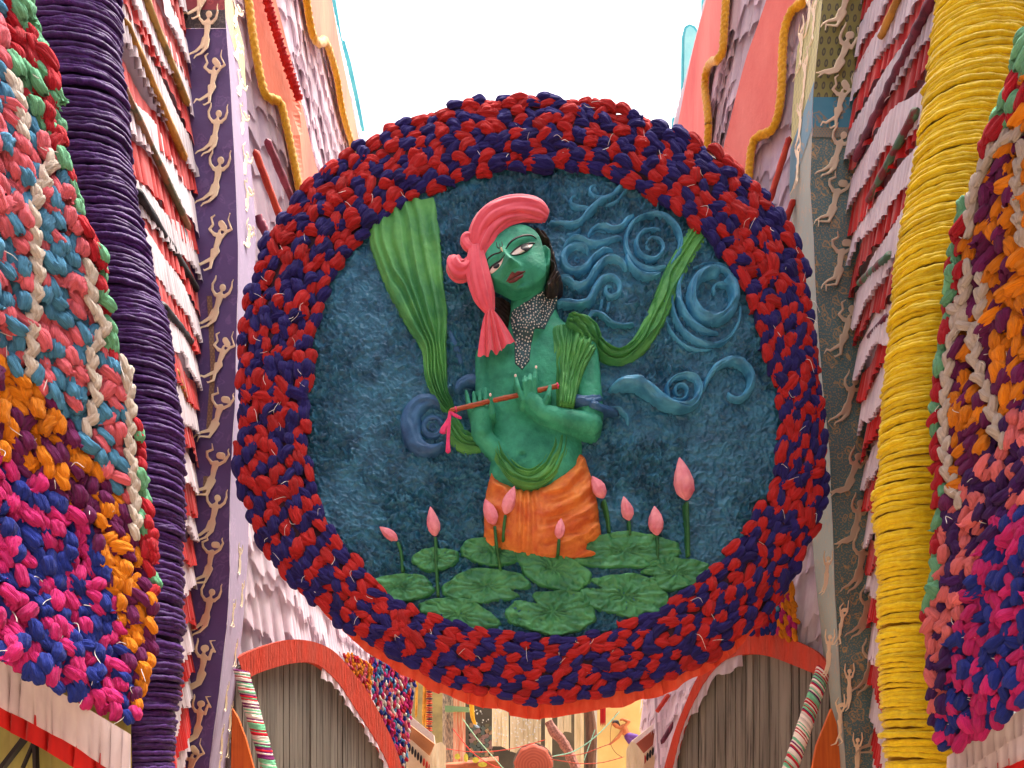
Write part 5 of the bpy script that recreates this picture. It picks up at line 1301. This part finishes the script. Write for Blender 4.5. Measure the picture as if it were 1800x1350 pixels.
# wrapped struts in front of the gates
def strut(a, b, D0, D1, w, label, seed):
    t = thing('cloth_wrapped_strut', label, 'strut', P(*b, D1))
    pa, pb = np.array(P(*a, D0)), np.array(P(*b, D1)); L = np.linalg.norm(pb - pa); r = np.random.RandomState(seed)
    core, Q = tube_arr(spline([pa, pb], 10), w * .8 * D0 / F, 10); obj('core', mesh_np('core', core, Q), M['backing'], t)
    ax = (pb - pa) / L; ref = np.array([0, 1., 0]); e1 = np.cross(ax, ref); e1 /= np.linalg.norm(e1); e2 = np.cross(ax, e1)
    s = 0; k = 0
    cols = ['crimson', 'cream', 'mint', 'cream', 'plum', 'crimson', 'cream', 'mint']
    R = w * D0 / F
    while s < L:
        th = np.linspace(0, 2 * PI, 22, endpoint=True); sl = .8
        path = pa + ax * s + (ax[None] * (sl * R * np.sin(th + 1))[:, None]) + (e1[None] * np.cos(th)[:, None] + e2[None] * np.sin(th)[:, None]) * R
        V, Q = tube_arr(path, R * .2 * r.uniform(.8, 1.2) * (1 + .2 * vnoise(th * 2, th * 0 + k, seed)), 6, caps=False)
        obj('cloth_wrap', mesh_np('cloth_wrap', V, Q), K[cols[r.randint(8)]], t)
        s += R * .27; k += 1
    return t
strut((424, 1180), (478, 1368), 5.1, 4.9, 11, 'red, green and cream cloth wrapped strut at the foot of the purple pillar', 1)
strut((1446, 1182), (1382, 1372), 5.1, 4.9, 11, 'red, green and cream cloth wrapped strut at the foot of the teal pillar', 2)
for (pts, lab) in (([(408, 1245), (418, 1262), (432, 1300), (446, 1352), (452, 1400), (405, 1400)], 'orange painted board behind the strut by the purple pillar'), ([(1462, 1245), (1448, 1280), (1436, 1310), (1428, 1352), (1424, 1400), (1485, 1400), (1480, 1300)], 'orange painted board behind the strut by the teal pillar')):
    o = prism('orange_board', [P(x, y, 5.25) for x, y in pts], (0, .03, 0), paint('orange_board_paint', (232, 122, 48), (210, 96, 38), 4, .6, .3, stretch=(8, 8, .5)))
    tag(o, lab, 'board')

# ------------------------------------------------------------------ what shows under the medallion, far back
def small_wall(label, poly, Da, Db, pxa, pxb, cols, seed, sz):
    t = thing('knotted_cloth_hanging', label, 'hanging', P(poly[-1][0], poly[-1][1], Db))
    def Dx(x): return np.interp(x, sorted((pxa, pxb)), [Da, Db] if pxa < pxb else [Db, Da])
    r = np.random.RandomState(seed); sd = poly_sdf(poly)
    xs = [p[0] for p in poly]; ys = [p[1] for p in poly]
    prism('backing_sheet', [P(x, y, float(Dx(x)) + .06) for x, y in poly], (0, .05, 0), M['backing'], t)
    cand = np.column_stack([r.uniform(min(xs), max(xs), 9000), r.uniform(min(ys), max(ys), 9000)]); cand = cand[sd(cand[:, 0], cand[:, 1]) > 1]
    acc = np.zeros((0, 2)); items = []
    for x, y in cand:
        if len(acc) and np.any((acc[:, 0] - x) ** 2 + (acc[:, 1] - y) ** 2 < (sz * .55) ** 2): continue
        acc = np.vstack([acc, (x, y)]); D = float(Dx(x)); a = 1.35 + r.normal(0, .35)
        items.append((knot_matrix(P(x, y, D), (math.cos(a), 0, -math.sin(a)), (.4 if pxa < 900 else -.4, -1, 0), sz * 1.25 * D / F, sz * .75 * D / F, sz * .7 * D / F), cols(x, y, r), KM[r.randint(12)], 1.))
    put_knots(items, t, limit=120)
small_wall('distant orange and red knotted cloth panel beside the left gate arch', [(604, 1150), (622, 1150), (655, 1170), (650, 1240), (660, 1290), (640, 1260), (612, 1200)], 7.8, 8.4, 600, 660, lambda x, y, r: pick(r, 'orange', pick(r, 'crimson', 'coral'), .5), 5, 8)
small_wall('distant pink, white and navy knotted cloth panel behind the left gate arch', [(648, 1120), (700, 1135), (736, 1170), (728, 1210), (722, 1260), (716, 1330), (704, 1375), (690, 1330), (668, 1270), (652, 1210)], 8.4, 9.4, 650, 726, lambda x, y, r: ['magenta', 'cream', 'royal', 'coral', 'magenta', 'crimson', 'blue'][r.randint(7)], 6, 9)
small_wall('knotted cloth panel of orange, magenta and blue beside the right gate arch', [(1318, 1112), (1346, 1080), (1392, 1020), (1398, 1060), (1402, 1112), (1398, 1128), (1360, 1112)], 5.8, 5.6, 1318, 1402, lambda x, y, r: pick(r, 'orange', 'magenta') if x > 1368 else pick(r, 'royal', pick(r, 'crimson', 'blue')), 7, 13)
# back wall, ochre wall and hung strips
def slab(name, pts, D, th, mat, label=None, cat=None, parent=None):
    o = prism(name, [P(x, y, D) for x, y in pts], (0, th, 0), mat, parent)
    if label: tag(o, label, cat)
    return o
slab('dark_back_wall', [(560, 1050), (1060, 1050), (1060, 1400), (560, 1400)], 15.0, .2, paint('dark_wall_paint', (92, 86, 76), (70, 66, 60), 2, .8, .2), 'dark grey back wall far below the medallion', 'wall')
slab('ochre_wall', [(1040, 1050), (1260, 1050), (1260, 1400), (1040, 1400)], 13.2, .2, paint('ochre_wall_paint', (236, 208, 134), (220, 186, 108), 1.2, .7, .2), 'ochre painted wall with an archer, seen under the medallion', 'wall')
slab('white_post', [(1042, 1050), (1049, 1050), (1050, 1400), (1043, 1400)], 13.0, .1, paint('white_post_paint', (230, 224, 208), None, 3, .6, .1), 'slim white post at the edge of the ochre wall', 'post')
slab('olive_wall', [(715, 1050), (790, 1050), (790, 1400), (715, 1400)], 13.6, .2, paint('olive_wall_paint', (172, 156, 98), (128, 118, 82), 3, .7, .2), 'olive painted wall behind the bamboo poles', 'wall')
strip_m = cloth('cream_strip', (238, 224, 190), (214, 198, 160), stretch=(18, 18, 3), bs=.4, transl=.2, kind='Object')
def hung_strip(x0, x1, y1, D, mat, label, seed, name='hung_cloth_strip', n=0):
    t = thing(name, label, 'cloth strip', P((x0 + x1) / 2, y1, D), 'cream cloth strips hung at the back')
    tp = np.array([list(P(x, 1100, D)) for x in np.linspace(x0, x1, 6)])
    V, Q = ruffle_arr(tp, np.array([0, 0, -(y1 - 1100) * D / F]), np.array([0, -1., 0]), .03, per=.12, seed=seed, lenvar=.02, nv=14)
    obj('cloth', mesh_np('cloth', V, Q), mat, t)
    A = Acc(); r = np.random.RandomState(seed)
    for _ in range(n):
        x, y = r.uniform(x0 + 2, x1 - 2), r.uniform(1240, y1 - 4)
        u = np.linspace(.1, PI - .1, 4)[:, None]; v = np.linspace(0, 2 * PI, 6, endpoint=False)[None]; c = P(x, y, D - .1); R = .014
        A.add(np.stack([(c.x + R * np.sin(u) * np.cos(v)).ravel(), (c.y + R * np.sin(u) * np.sin(v)).ravel(), (c.z + R * np.cos(u) + 0 * v).ravel()], 1), grid_quads(4, 6, True))
    if n: o = obj('sewn_beads', A.mesh('sewn_beads'), M['bead'], t); o['kind'] = 'stuff'
hung_strip(866, 893, 1316, 13.5, strip_m, 'leftmost cream beaded cloth strip hung against the dark back wall', 1, n=40)
hung_strip(897, 952, 1322, 13.4, strip_m, 'widest cream beaded cloth strip, just above the round log end', 2, n=80)
hung_strip(958, 971, 1330, 13.5, strip_m, 'narrow cream cloth strip right of the round log end', 3)
hung_strip(980, 1003, 1290, 13.5, strip_m, 'short cream cloth strip above the leaning speckled trunk', 4)
hung_strip(1010, 1026, 1400, 13.6, strip_m, 'long cream cloth strip beside the dark bark trunk', 5)
hung_strip(798, 818, 1345, 12.6, cloth('red_cream_strip', (240, 220, 186), (226, 110, 70), stretch=(60, 60, 3), bs=.4), 'cream strip streaked with red left of the dotted wall', 6)
hung_strip(778, 797, 1345, 12.7, cloth('mottled_strip', (214, 190, 160), (96, 90, 86), stretch=(60, 60, 14), bs=.5), 'mottled brown and cream strip beside the red streaked strip', 7)
# trunks
def trunk(p0, p1, D, w, mat, label, seed):
    t = np.linspace(0, 1, 60); path = spline([list(P(*p0, D)), list(P(*p1, D))], 60); path[:, 0] += .03 * vnoise(t * 5, t * 0, seed)
    V, Q = tube_arr(path, w * D / F * (1 + .1 * vnoise(t * 12, t * 0, seed)), 20, 6, .09, .6, 1, False)
    return tag(obj('tree_trunk', mesh_np('tree_trunk', V, Q), mat), label, 'trunk')
trunk((1035, 1100), (1038, 1420), 12.6, 9, paint('bark', (128, 92, 70), (62, 44, 36), 4, .85, .8, .05, stretch=(2, 2, .5), fine=12), 'dark ridged bark trunk left of the ochre wall', 1)
trunk((966, 1268), (1014, 1352), 12.2, 8, paint('speckled_bark', (176, 124, 108), (110, 70, 62), 30, .8, .5, .02), 'leaning speckled brown trunk behind the round log end', 2)
# round log end
def log_end():
    t = thing('log_end', 'round red brown log end facing the camera under the medallion', 'log', P(938, 1400, 11.4))
    n = 40; c = P(938, 1346, 11.4); V = []; rr = 34 * 11.4 / F
    prof = [(0, -.02), (.3, -.018), (.55, -.01), (.8, 0), (.96, .01), (1.0, .05), (1.02, .2), (1.0, .6)]
    for i in range(n):
        a = 2 * PI * i / n; w = 1 + .035 * math.sin(9 * a) + .02 * math.sin(17 * a + 1)
        for f, d in prof: V.append((c.x + rr * f * w * math.cos(a), c.y + d, c.z + rr * f * w * math.sin(a) * 1.12))
    q = grid_quads(n, 8).tolist() + [[(n - 1) * 8 + j, j, j + 1, (n - 1) * 8 + j + 1] for j in range(7)]
    m, nt, b, new, link = nodes('log_end_rings')
    co = coords(nt); mp = new('ShaderNodeMapping'); link(co, mp.inputs[0]); mp.inputs['Location'].default_value = (-c.x, -c.y, -c.z)
    wv = new('ShaderNodeTexWave'); wv.wave_type = 'RINGS'; wv.rings_direction = 'Y'; link(mp.outputs[0], wv.inputs['Vector']); wv.inputs['Scale'].default_value = 7; wv.inputs['Distortion'].default_value = 2.5
    link(mix_col(nt, wv.outputs['Fac'], lin((160, 74, 52)), lin((184, 92, 64))), b.inputs['Base Color']); b.inputs['Roughness'].default_value = .7
    obj('log_body', mesh_np('log_body', V, q), m, t)
    for k in range(26):
        a = PI * k / 25; p = (c.x + rr * 1.02 * math.cos(a), c.y + .1, c.z + rr * 1.14 * math.sin(a))
        V, Q = box_arr(p, .015, .05, .02, Matrix.Rotation(-a, 3, 'Y')); obj('rim_chip', mesh_np('rim_chip', V, Q, False), M['planks'], t)
log_end()
# fallen branch lower left
trunk((782, 1352), (876, 1340), 11.8, 10, paint('branch_bark', (188, 104, 64), (140, 74, 50), 5, .7, .4), 'thick orange brown branch lying at the bottom edge, left of the log end', 3)
# bamboo poles and striped post by the left balcony
for x, y0, y1, w, m_, lab in ((733, 1200, 1262, 2.2, 'bamboo', 'thin bamboo pole nearest the pink knotted panel'), (746, 1190, 1275, 2.8, 'bamboo', 'middle bamboo pole above the left balcony'), (751, 1190, 1290, 2.8, 'bamboo', 'bamboo pole touching the red striped post')):
    PM['bamboo'] = PM.get('bamboo') or pole_mat('bamboo', (232, 176, 60), (206, 146, 44))
    path = spline([list(P(x + 3, 1120, 11)), list(P(x - 2, y1, 11))], 30); t = np.linspace(0, 1, 30)
    V, Q = tube_arr(path, w * 11 / F * (1 + .12 * (np.sin(t * 40) > .93)), 10); tag(obj('bamboo_pole', mesh_np('bamboo_pole', V, Q), PM['bamboo']), lab, 'pole')
def striped_post():
    t = thing('striped_post', 'post wound in red and brown rings rising from the left balcony', 'post', P(755, 1292, 10.8))
    for k in range(44):
        p = P(754.5, 1290 - k * 4, 10.8); V, Q = tube_arr(spline([[p.x, p.y, p.z], [p.x, p.y, p.z + .03]], 5), .043 + .006 * (k % 2), 12)
        obj('ring', mesh_np('ring', V, Q), PM['red'] if k % 3 else PM['maroon'], t)
striped_post()
# balconies: tilted boxes with white fringe and a row of beads
def balcony(side, label):
    t = thing('hanging_balcony', label, 'balcony', P(900 + side * 240, 1400, 9.5))
    cardb = paint('balcony_board_' + ('l' if side < 0 else 'r'), (206, 150, 104) if side < 0 else (190, 112, 92), (186, 128, 86) if side < 0 else (170, 94, 78), 2, .7, .2)
    white = M['eye_white']; cream = paint('balcony_cream_' + ('l' if side < 0 else 'r'), (242, 222, 188), (226, 198, 160), 3, .7, .2)
    def q(px, py, D): return P(px, py, D)
    if side < 0:
        top = [(716, 1256), (763, 1305), (752, 1278), (719, 1248)]; box = [(716, 1262), (765, 1306), (755, 1330), (716, 1302)]; fr = [(763, 1306), (776, 1306)]; low = [(714, 1302), (718, 1296), (756, 1326), (778, 1372), (714, 1372)]
        prism('rail', [q(716, 1254, 9.6), q(762, 1292, 9.6), q(764, 1307, 9.6), q(716, 1270, 9.6)], (0, .12, 0), white, t)
        prism('box_side', [q(716, 1271, 9.72), q(764, 1308, 9.72), q(754, 1330, 9.72), q(716, 1306, 9.72)], (0, .5, 0), cardb, t)
        prism('lower_board', [q(714, 1300, 9.64), q(722, 1300, 9.64), q(757, 1331, 9.64), q(772, 1380, 9.64), q(714, 1380, 9.64)], (0, .05, 0), cream, t)
        beads_ = [(720 + 5 * k, 1314 + 5.2 * k) for k in range(9)]
        tops = [(756, 1330), (765, 1308), (776, 1304), (784, 1312)]
    else:
        prism('rail', [q(1112, 1302, 9.6), q(1160, 1264, 9.6), q(1160, 1273, 9.6), q(1114, 1310, 9.6)], (0, .12, 0), white, t)
        prism('box_side', [q(1114, 1311, 9.72), q(1160, 1274, 9.72), q(1160, 1298, 9.72), q(1132, 1324, 9.72)], (0, .5, 0), cardb, t)
        prism('lower_board', [q(1132, 1325, 9.64), q(1162, 1299, 9.64), q(1162, 1380, 9.64), q(1100, 1380, 9.64)], (0, .05, 0), cream, t)
        beads_ = [(1157 - 4.7 * k, 1311 + 4.8 * k) for k in range(9)]
        tops = [(1100, 1318), (1108, 1304), (1116, 1306), (1132, 1326)]
    line = np.array([list(q(x, y, 9.56)) for x, y in tops])
    V, Q = ruffle_arr(line, np.array([0, 0, -.65]), np.array([0, -1., 0]), .03, per=.1, seed=31, nv=12)
    obj('white_fringe', mesh_np('white_fringe', V, Q), strip_m, t)
    for k, (x, y) in enumerate(beads_):
        p = q(x, y, 9.6); u = np.linspace(.05, PI - .05, 8)[:, None]; v = np.linspace(0, 2 * PI, 10, endpoint=False)[None]
        V = np.stack([(p.x + .017 * np.sin(u) * np.cos(v)).ravel(), (p.y + .017 * np.sin(u) * np.sin(v)).ravel(), (p.z + .055 * np.cos(u) + .01 * np.sin(u) * np.cos(v)).ravel()], 1)
        obj('long_bead', mesh_np('long_bead', V, grid_quads(8, 10, True)), PM['black'] if k < 5 else PM['red'], t)
balcony(-1, 'tan box balcony with white rail and fringe, below the medallion at left')
balcony(1, 'brown box balcony with white rail and fringe beside the archer')
# lilac slope with maroon poles at right
def slope():
    t = thing('fringed_cloth_slope', 'lilac fringed cloth slope between the archer and the right gate arch', 'cloth', P(1180, 1380, 8.6))
    prism('backing_sheet', [P(1150, 1200, 8.9), P(1250, 1130, 8.9), P(1220, 1240, 8.9), P(1180, 1380, 8.9), P(1160, 1380, 8.9), P(1152, 1260, 8.9)], (0, .05, 0), M['wall_cloth'], t)
    for k in range(8):
        y = 1140 + k * 30; x0, x1 = 1152 + 1.5 * k, min(1262, 1262 - 9 * k)
        line = np.array([list(P(x, y + (x1 - x) * .25, 8.85)) for x in np.linspace(x0, x1, 8)])
        V, Q = ruffle_arr(line, np.array([0, 0, -.32]), np.array([0, -1., 0]), .02, per=.1, seed=60 + k, nv=6, lenvar=.3)
        obj('ruffle', mesh_np('ruffle', V, Q), M['lilac_ruffle'], t)
slope()
f86 = lambda px, py=None: 8.6
pole(1222, 1205, 1162, 1308, 4, 'maroon', 'long maroon pole on the lilac slope beside the right gate', fD=f86, near=1.)
pole(1176, 1220, 1154, 1252, 4, 'red', 'short red pole on the lilac slope under the frill', fD=f86, near=1.)
# archer on the ochre wall
def archer():
    D = 12.9; s = D / F
    t = thing('archer_relief', 'painted relief of an archer in purple shorts drawing a bow on the ochre wall', 'relief', P(1085, 1320, D))
    mp = lambda x, y, h: ((x - 900) * s, D - np.asarray(h) * s, CZ + (HY - y) * s)
    c = [(1080, 1272, 4.6, 2, 1084, 1276, 4.4, 2), (1087, 1278, 3.2, 2, 1094, 1280, 4, 2), (1096, 1279, 6, 2, 1099, 1287, 6.4, 2), (1098, 1286, 6.2, 2, 1104, 1292, 5.2, 2),
         (1097, 1277, 3.4, 4, 1105, 1269, 2.7, 5), (1105, 1269, 2.6, 5, 1093, 1264, 1.8, 6), (1093, 1264, 1.6, 6, 1091.5, 1265.5, 1.8, 6), (1093, 1285, 3.2, 4, 1086, 1297, 2.4, 5), (1086, 1297, 2.4, 5, 1072, 1308, 1.7, 5),
         (1104, 1292, 4.6, 2, 1118, 1298, 4.4, 2), (1118, 1298, 4, 2, 1130, 1312, 3, 2), (1104, 1294, 4.4, 2, 1112, 1310, 4, 2), (1112, 1310, 3.6, 2, 1114, 1330, 2.6, 2)]
    sd, hg = caps_sdf(c)
    b = obj('body', sdf_mesh('body', sd, (1064, 1260, 1136, 1336), .5, lambda x, y, d: np.maximum(hg(x, y), 1), mp, -1), paint('archer_skin', (206, 128, 78), (180, 98, 58), 10, .6, .1), t)
    sd2, hg2 = caps_sdf([(1103, 1293, 6, 3, 1117, 1296, 5.6, 3), (1103, 1296, 5.4, 3, 1108, 1304, 5, 3)])
    obj('shorts', sdf_mesh('shorts', sd2, (1094, 1284, 1126, 1312), .6, lambda x, y, d: np.maximum(hg2(x, y), 1), mp, -1), paint('purple_shorts', (112, 66, 156), (84, 46, 124), 12, .6, .1), t)
    sd3, hg3 = caps_sdf([(1078, 1269.6, 3.2, 3.5, 1084, 1269.4, 3.6, 3.5), (1085, 1271, 3, 3.5, 1088, 1275, 2, 3)])
    obj('hair', sdf_mesh('hair', sd3, (1072, 1262, 1094, 1282), .5, lambda x, y, d: np.maximum(hg3(x, y), 1), mp, -1), M['hair'], t)
    pth = spline([(1086, 1250), (1078, 1262), (1073, 1280), (1072, 1300), (1074, 1312), (1082, 1324), (1094, 1332)], 40)
    V, Q = tube_arr(np.stack([(pth[:, 0] - 900) * s, np.full(40, D - 7 * s), CZ + (HY - pth[:, 1]) * s], 1), .55 * s, 6); obj('bow', mesh_np('bow', V, Q), M['hoop'], t)
    pth = spline([(1070, 1309), (1092, 1283), (1100, 1268)], 10)
    V, Q = tube_arr(np.stack([(pth[:, 0] - 900) * s, np.full(10, D - 9 * s), CZ + (HY - pth[:, 1]) * s], 1), .5 * s, 6); obj('arrow', mesh_np('arrow', V, Q), M['hoop'], t)
archer()
# cords strung across
def cord(pts, D, w, rgb, label, i):
    pth = spline([list(P(x, y, D)) for x, y in pts], 40); t = np.linspace(0, 1, 40)
    V, Q = tube_arr(pth, w * D / F * (1 + .2 * np.sin(t * 160)), 6)
    tag(obj('strung_cord', mesh_np('strung_cord', V, Q), cloth('cord_%d' % i, rgb, stretch=(30, 30, 30), var=0)), label, 'cord', 'cords strung under the medallion')
cord([(812, 1262), (840, 1300), (875, 1340), (895, 1362)], 11.0, .9, (168, 220, 176), 'pale green cord sloping down to the left of the log end', 0)
cord([(970, 1330), (1010, 1320), (1050, 1292), (1090, 1250)], 11.0, .9, (150, 220, 190), 'pale green cord rising right past the dark bark trunk', 1)
cord([(1026, 1338), (1036, 1310), (1046, 1282)], 11.2, .8, (150, 220, 190), 'short pale green cord in front of the bark trunk', 2)
cord([(780, 1316), (840, 1322), (900, 1316), (960, 1300)], 11.1, .7, (220, 66, 40), 'red cord level above the log end', 3)
cord([(795, 1280), (830, 1322), (865, 1345), (890, 1352)], 11.05, .8, (226, 58, 44), 'red cord sloping down beside the pale green one', 4)
cord([(965, 1330), (1020, 1326), (1060, 1312), (1078, 1306)], 11.1, .8, (180, 66, 40), 'brown red cord tied to the archer, upper', 5)
cord([(965, 1334), (1020, 1342), (1060, 1340), (1098, 1330)], 11.1, .8, (190, 70, 40), 'brown red cord tied to the archer, lower', 6)
# small hangings: green beam, yellow plume, red tassel, leaves
slab('green_beam', [(782, 1240), (824, 1243), (824, 1250), (782, 1250)], 12.4, .2, paint('green_beam_paint', (140, 176, 128), (112, 150, 104), 3, .6, .2), 'pale green beam above the red streaked strip', 'beam')
def plume():
    t = thing('curved_plume', 'curved yellow plume with pale blue tip beside the green beam', 'plume', P(840, 1280, 12.2))
    s = 12.2 / F
    for nm, pts, w, c in (('plume', [(828, 1232), (830, 1255), (834, 1270), (838, 1276)], [4.5, 4, 3, 1.6], (240, 180, 40)), ('plume_tip', [(834, 1272), (838, 1277), (843, 1279)], [2, 2.4, .8], (170, 200, 220))):
        cc = spline(np.column_stack([pts, w, np.zeros(len(pts))]), 20)
        V, Q = tube_arr(np.stack([(cc[:, 0] - 900) * s, np.full(20, 12.2), CZ + (HY - cc[:, 1]) * s], 1), cc[:, 2] * s, 10, 3, .1, 1, .4); obj(nm, mesh_np(nm, V, Q), paint(nm + '_paint', c, None, 8, .6, .2), t)
plume()
def tassel():
    t = thing('red_tassel', 'red tassel hung against the ochre wall under the frill', 'tassel', P(1060, 1278, 12.4))
    for k in range(9):
        x = 1055.5 + k * 1.1; V, Q = tube_arr(spline([list(P(x, 1225, 12.4)), list(P(x + .3 * math.sin(k * 3), 1276 + 2 * math.sin(k * 2), 12.38))], 8), .008, 6); obj('strand', mesh_np('strand', V, Q), M['red_ruffle'], t)
tassel()
LEAF = None
for i, (x, y, rx, ry, lab) in enumerate(((804, 1330, 5, 5.5, 'round yellow paper leaf at the foot of the red streaked strip'), (819, 1332, 4, 7.5, 'tall yellow paper leaf, middle of the row above the branch'), (836, 1336, 6, 5, 'green yellow paper leaf right of the tall one'), (848, 1344, 8, 4.5, 'wide yellow paper leaf beside the log end'))):
    c = P(x, y, 11.5); n = 20; s = 11.5 / F
    V = [(c.x, c.y - .02, c.z)] + [(c.x + rx * s * math.cos(a) * (1 if abs(math.sin(a)) < .9 else 1.0), c.y + .012 * math.cos(2 * a), c.z + ry * s * math.sin(a)) for a in np.linspace(0, 2 * PI, n, endpoint=False)]
    me = bpy.data.meshes.new('paper_leaf'); me.from_pydata(V, [], [(0, 1 + k, 1 + (k + 1) % n) for k in range(n)]); me.update()
    tag(obj('paper_leaf', me, paint('paper_leaf_%d' % i, (212, 200, 70), (180, 176, 60), 12, .6, .2)), lab, 'leaf', 'paper leaves by the log')
# stones and dots on the back wall
def dots():
    r = np.random.RandomState(9); A = Acc()
    for _ in range(26):
        c = P(r.uniform(832, 868), r.uniform(1240, 1300), 14.9); u = np.linspace(.1, PI - .1, 4)[:, None]; v = np.linspace(0, 2 * PI, 7, endpoint=False)[None]; R = r.uniform(.008, .02)
        A.add(np.stack([(c.x + R * np.sin(u) * np.cos(v)).ravel(), (c.y + R * np.sin(u) * np.sin(v)).ravel(), (c.z + R * np.cos(u) + 0 * v).ravel()], 1), grid_quads(4, 7, True))
    o = obj('wall_studs', A.mesh('wall_studs'), M['bead']); tag(o, 'scattered white studs on the dark back wall', 'studs', kind='stuff')
dots()
def tiles():
    t = thing('patchwork_board', 'board of grey mauve patchwork pieces under the white studs', 'board', P(850, 1400, 14.2))
    r = np.random.RandomState(10)
    slab('backing_board', [(824, 1276), (866, 1276), (866, 1400), (824, 1400)], 14.4, .1, M['plank_edge'], parent=t)
    for i in range(6):
        for j in range(10):
            x, y = 828 + i * 7 + r.uniform(-1, 1), 1276 + j * 8.5 + (i % 2) * 4 + r.uniform(-1, 1); p = P(x, y, 14.2)
            V, Q = box_arr(p, .038, .012, .042, Matrix.Rotation(r.uniform(-.8, .8), 3, 'Y'))
            obj('patch', mesh_np('patch', V, Q, False), PATCH[r.randint(4)], t)
PATCH = [paint('patch_%d' % i, c, None, 10, .7, .3) for i, c in enumerate(((150, 120, 118), (110, 106, 84), (96, 110, 108), (170, 140, 110)))]
tiles()
# ------------------------------------------------------------------ added walls, unseen behind the viewer, to keep light to the open strip overhead
def rear_wall(pts, z1, label):
    """added upright cloth-covered wall, out of view, along pts (x, y), gathered in soft vertical folds"""
    c = spline(pts, 90); s = np.r_[0, np.cumsum(np.hypot(*np.diff(c, axis=0).T))]
    T = np.gradient(c, axis=0); T /= np.linalg.norm(T, axis=1)[:, None]
    c = c + np.stack([-T[:, 1], T[:, 0]], 1) * (.05 * np.sin(s * 9))[:, None]
    V = [(x, y, z) for x, y in c for z in np.linspace(0, z1, 6)]
    tag(obj('added_rear_wall', mesh_np('added_rear_wall', V, grid_quads(90, 6)), M['rear_cloth']), label, 'wall')
M['rear_cloth'] = cloth('rear_wall_cloth', (168, 140, 132), (140, 112, 108), stretch=(4, 4, 1), var=0)
rear_wall([(-3.0, 4.2), (-3.15, 2), (-3.2, 0), (-3.2, -3), (-3.0, -6)], 6.5, 'added cloth wall, unseen, cutting light behind the viewer on the left')
rear_wall([(3.0, 4.2), (3.15, 2), (3.2, 0), (3.2, -3), (3.0, -6)], 6.5, 'added cloth wall, unseen, cutting light behind the viewer on the right')
rear_wall([(-3.0, -6.2), (0, -6.4), (3.0, -6.2)], 6.5, 'added cloth wall, unseen, cutting light from behind the viewer')
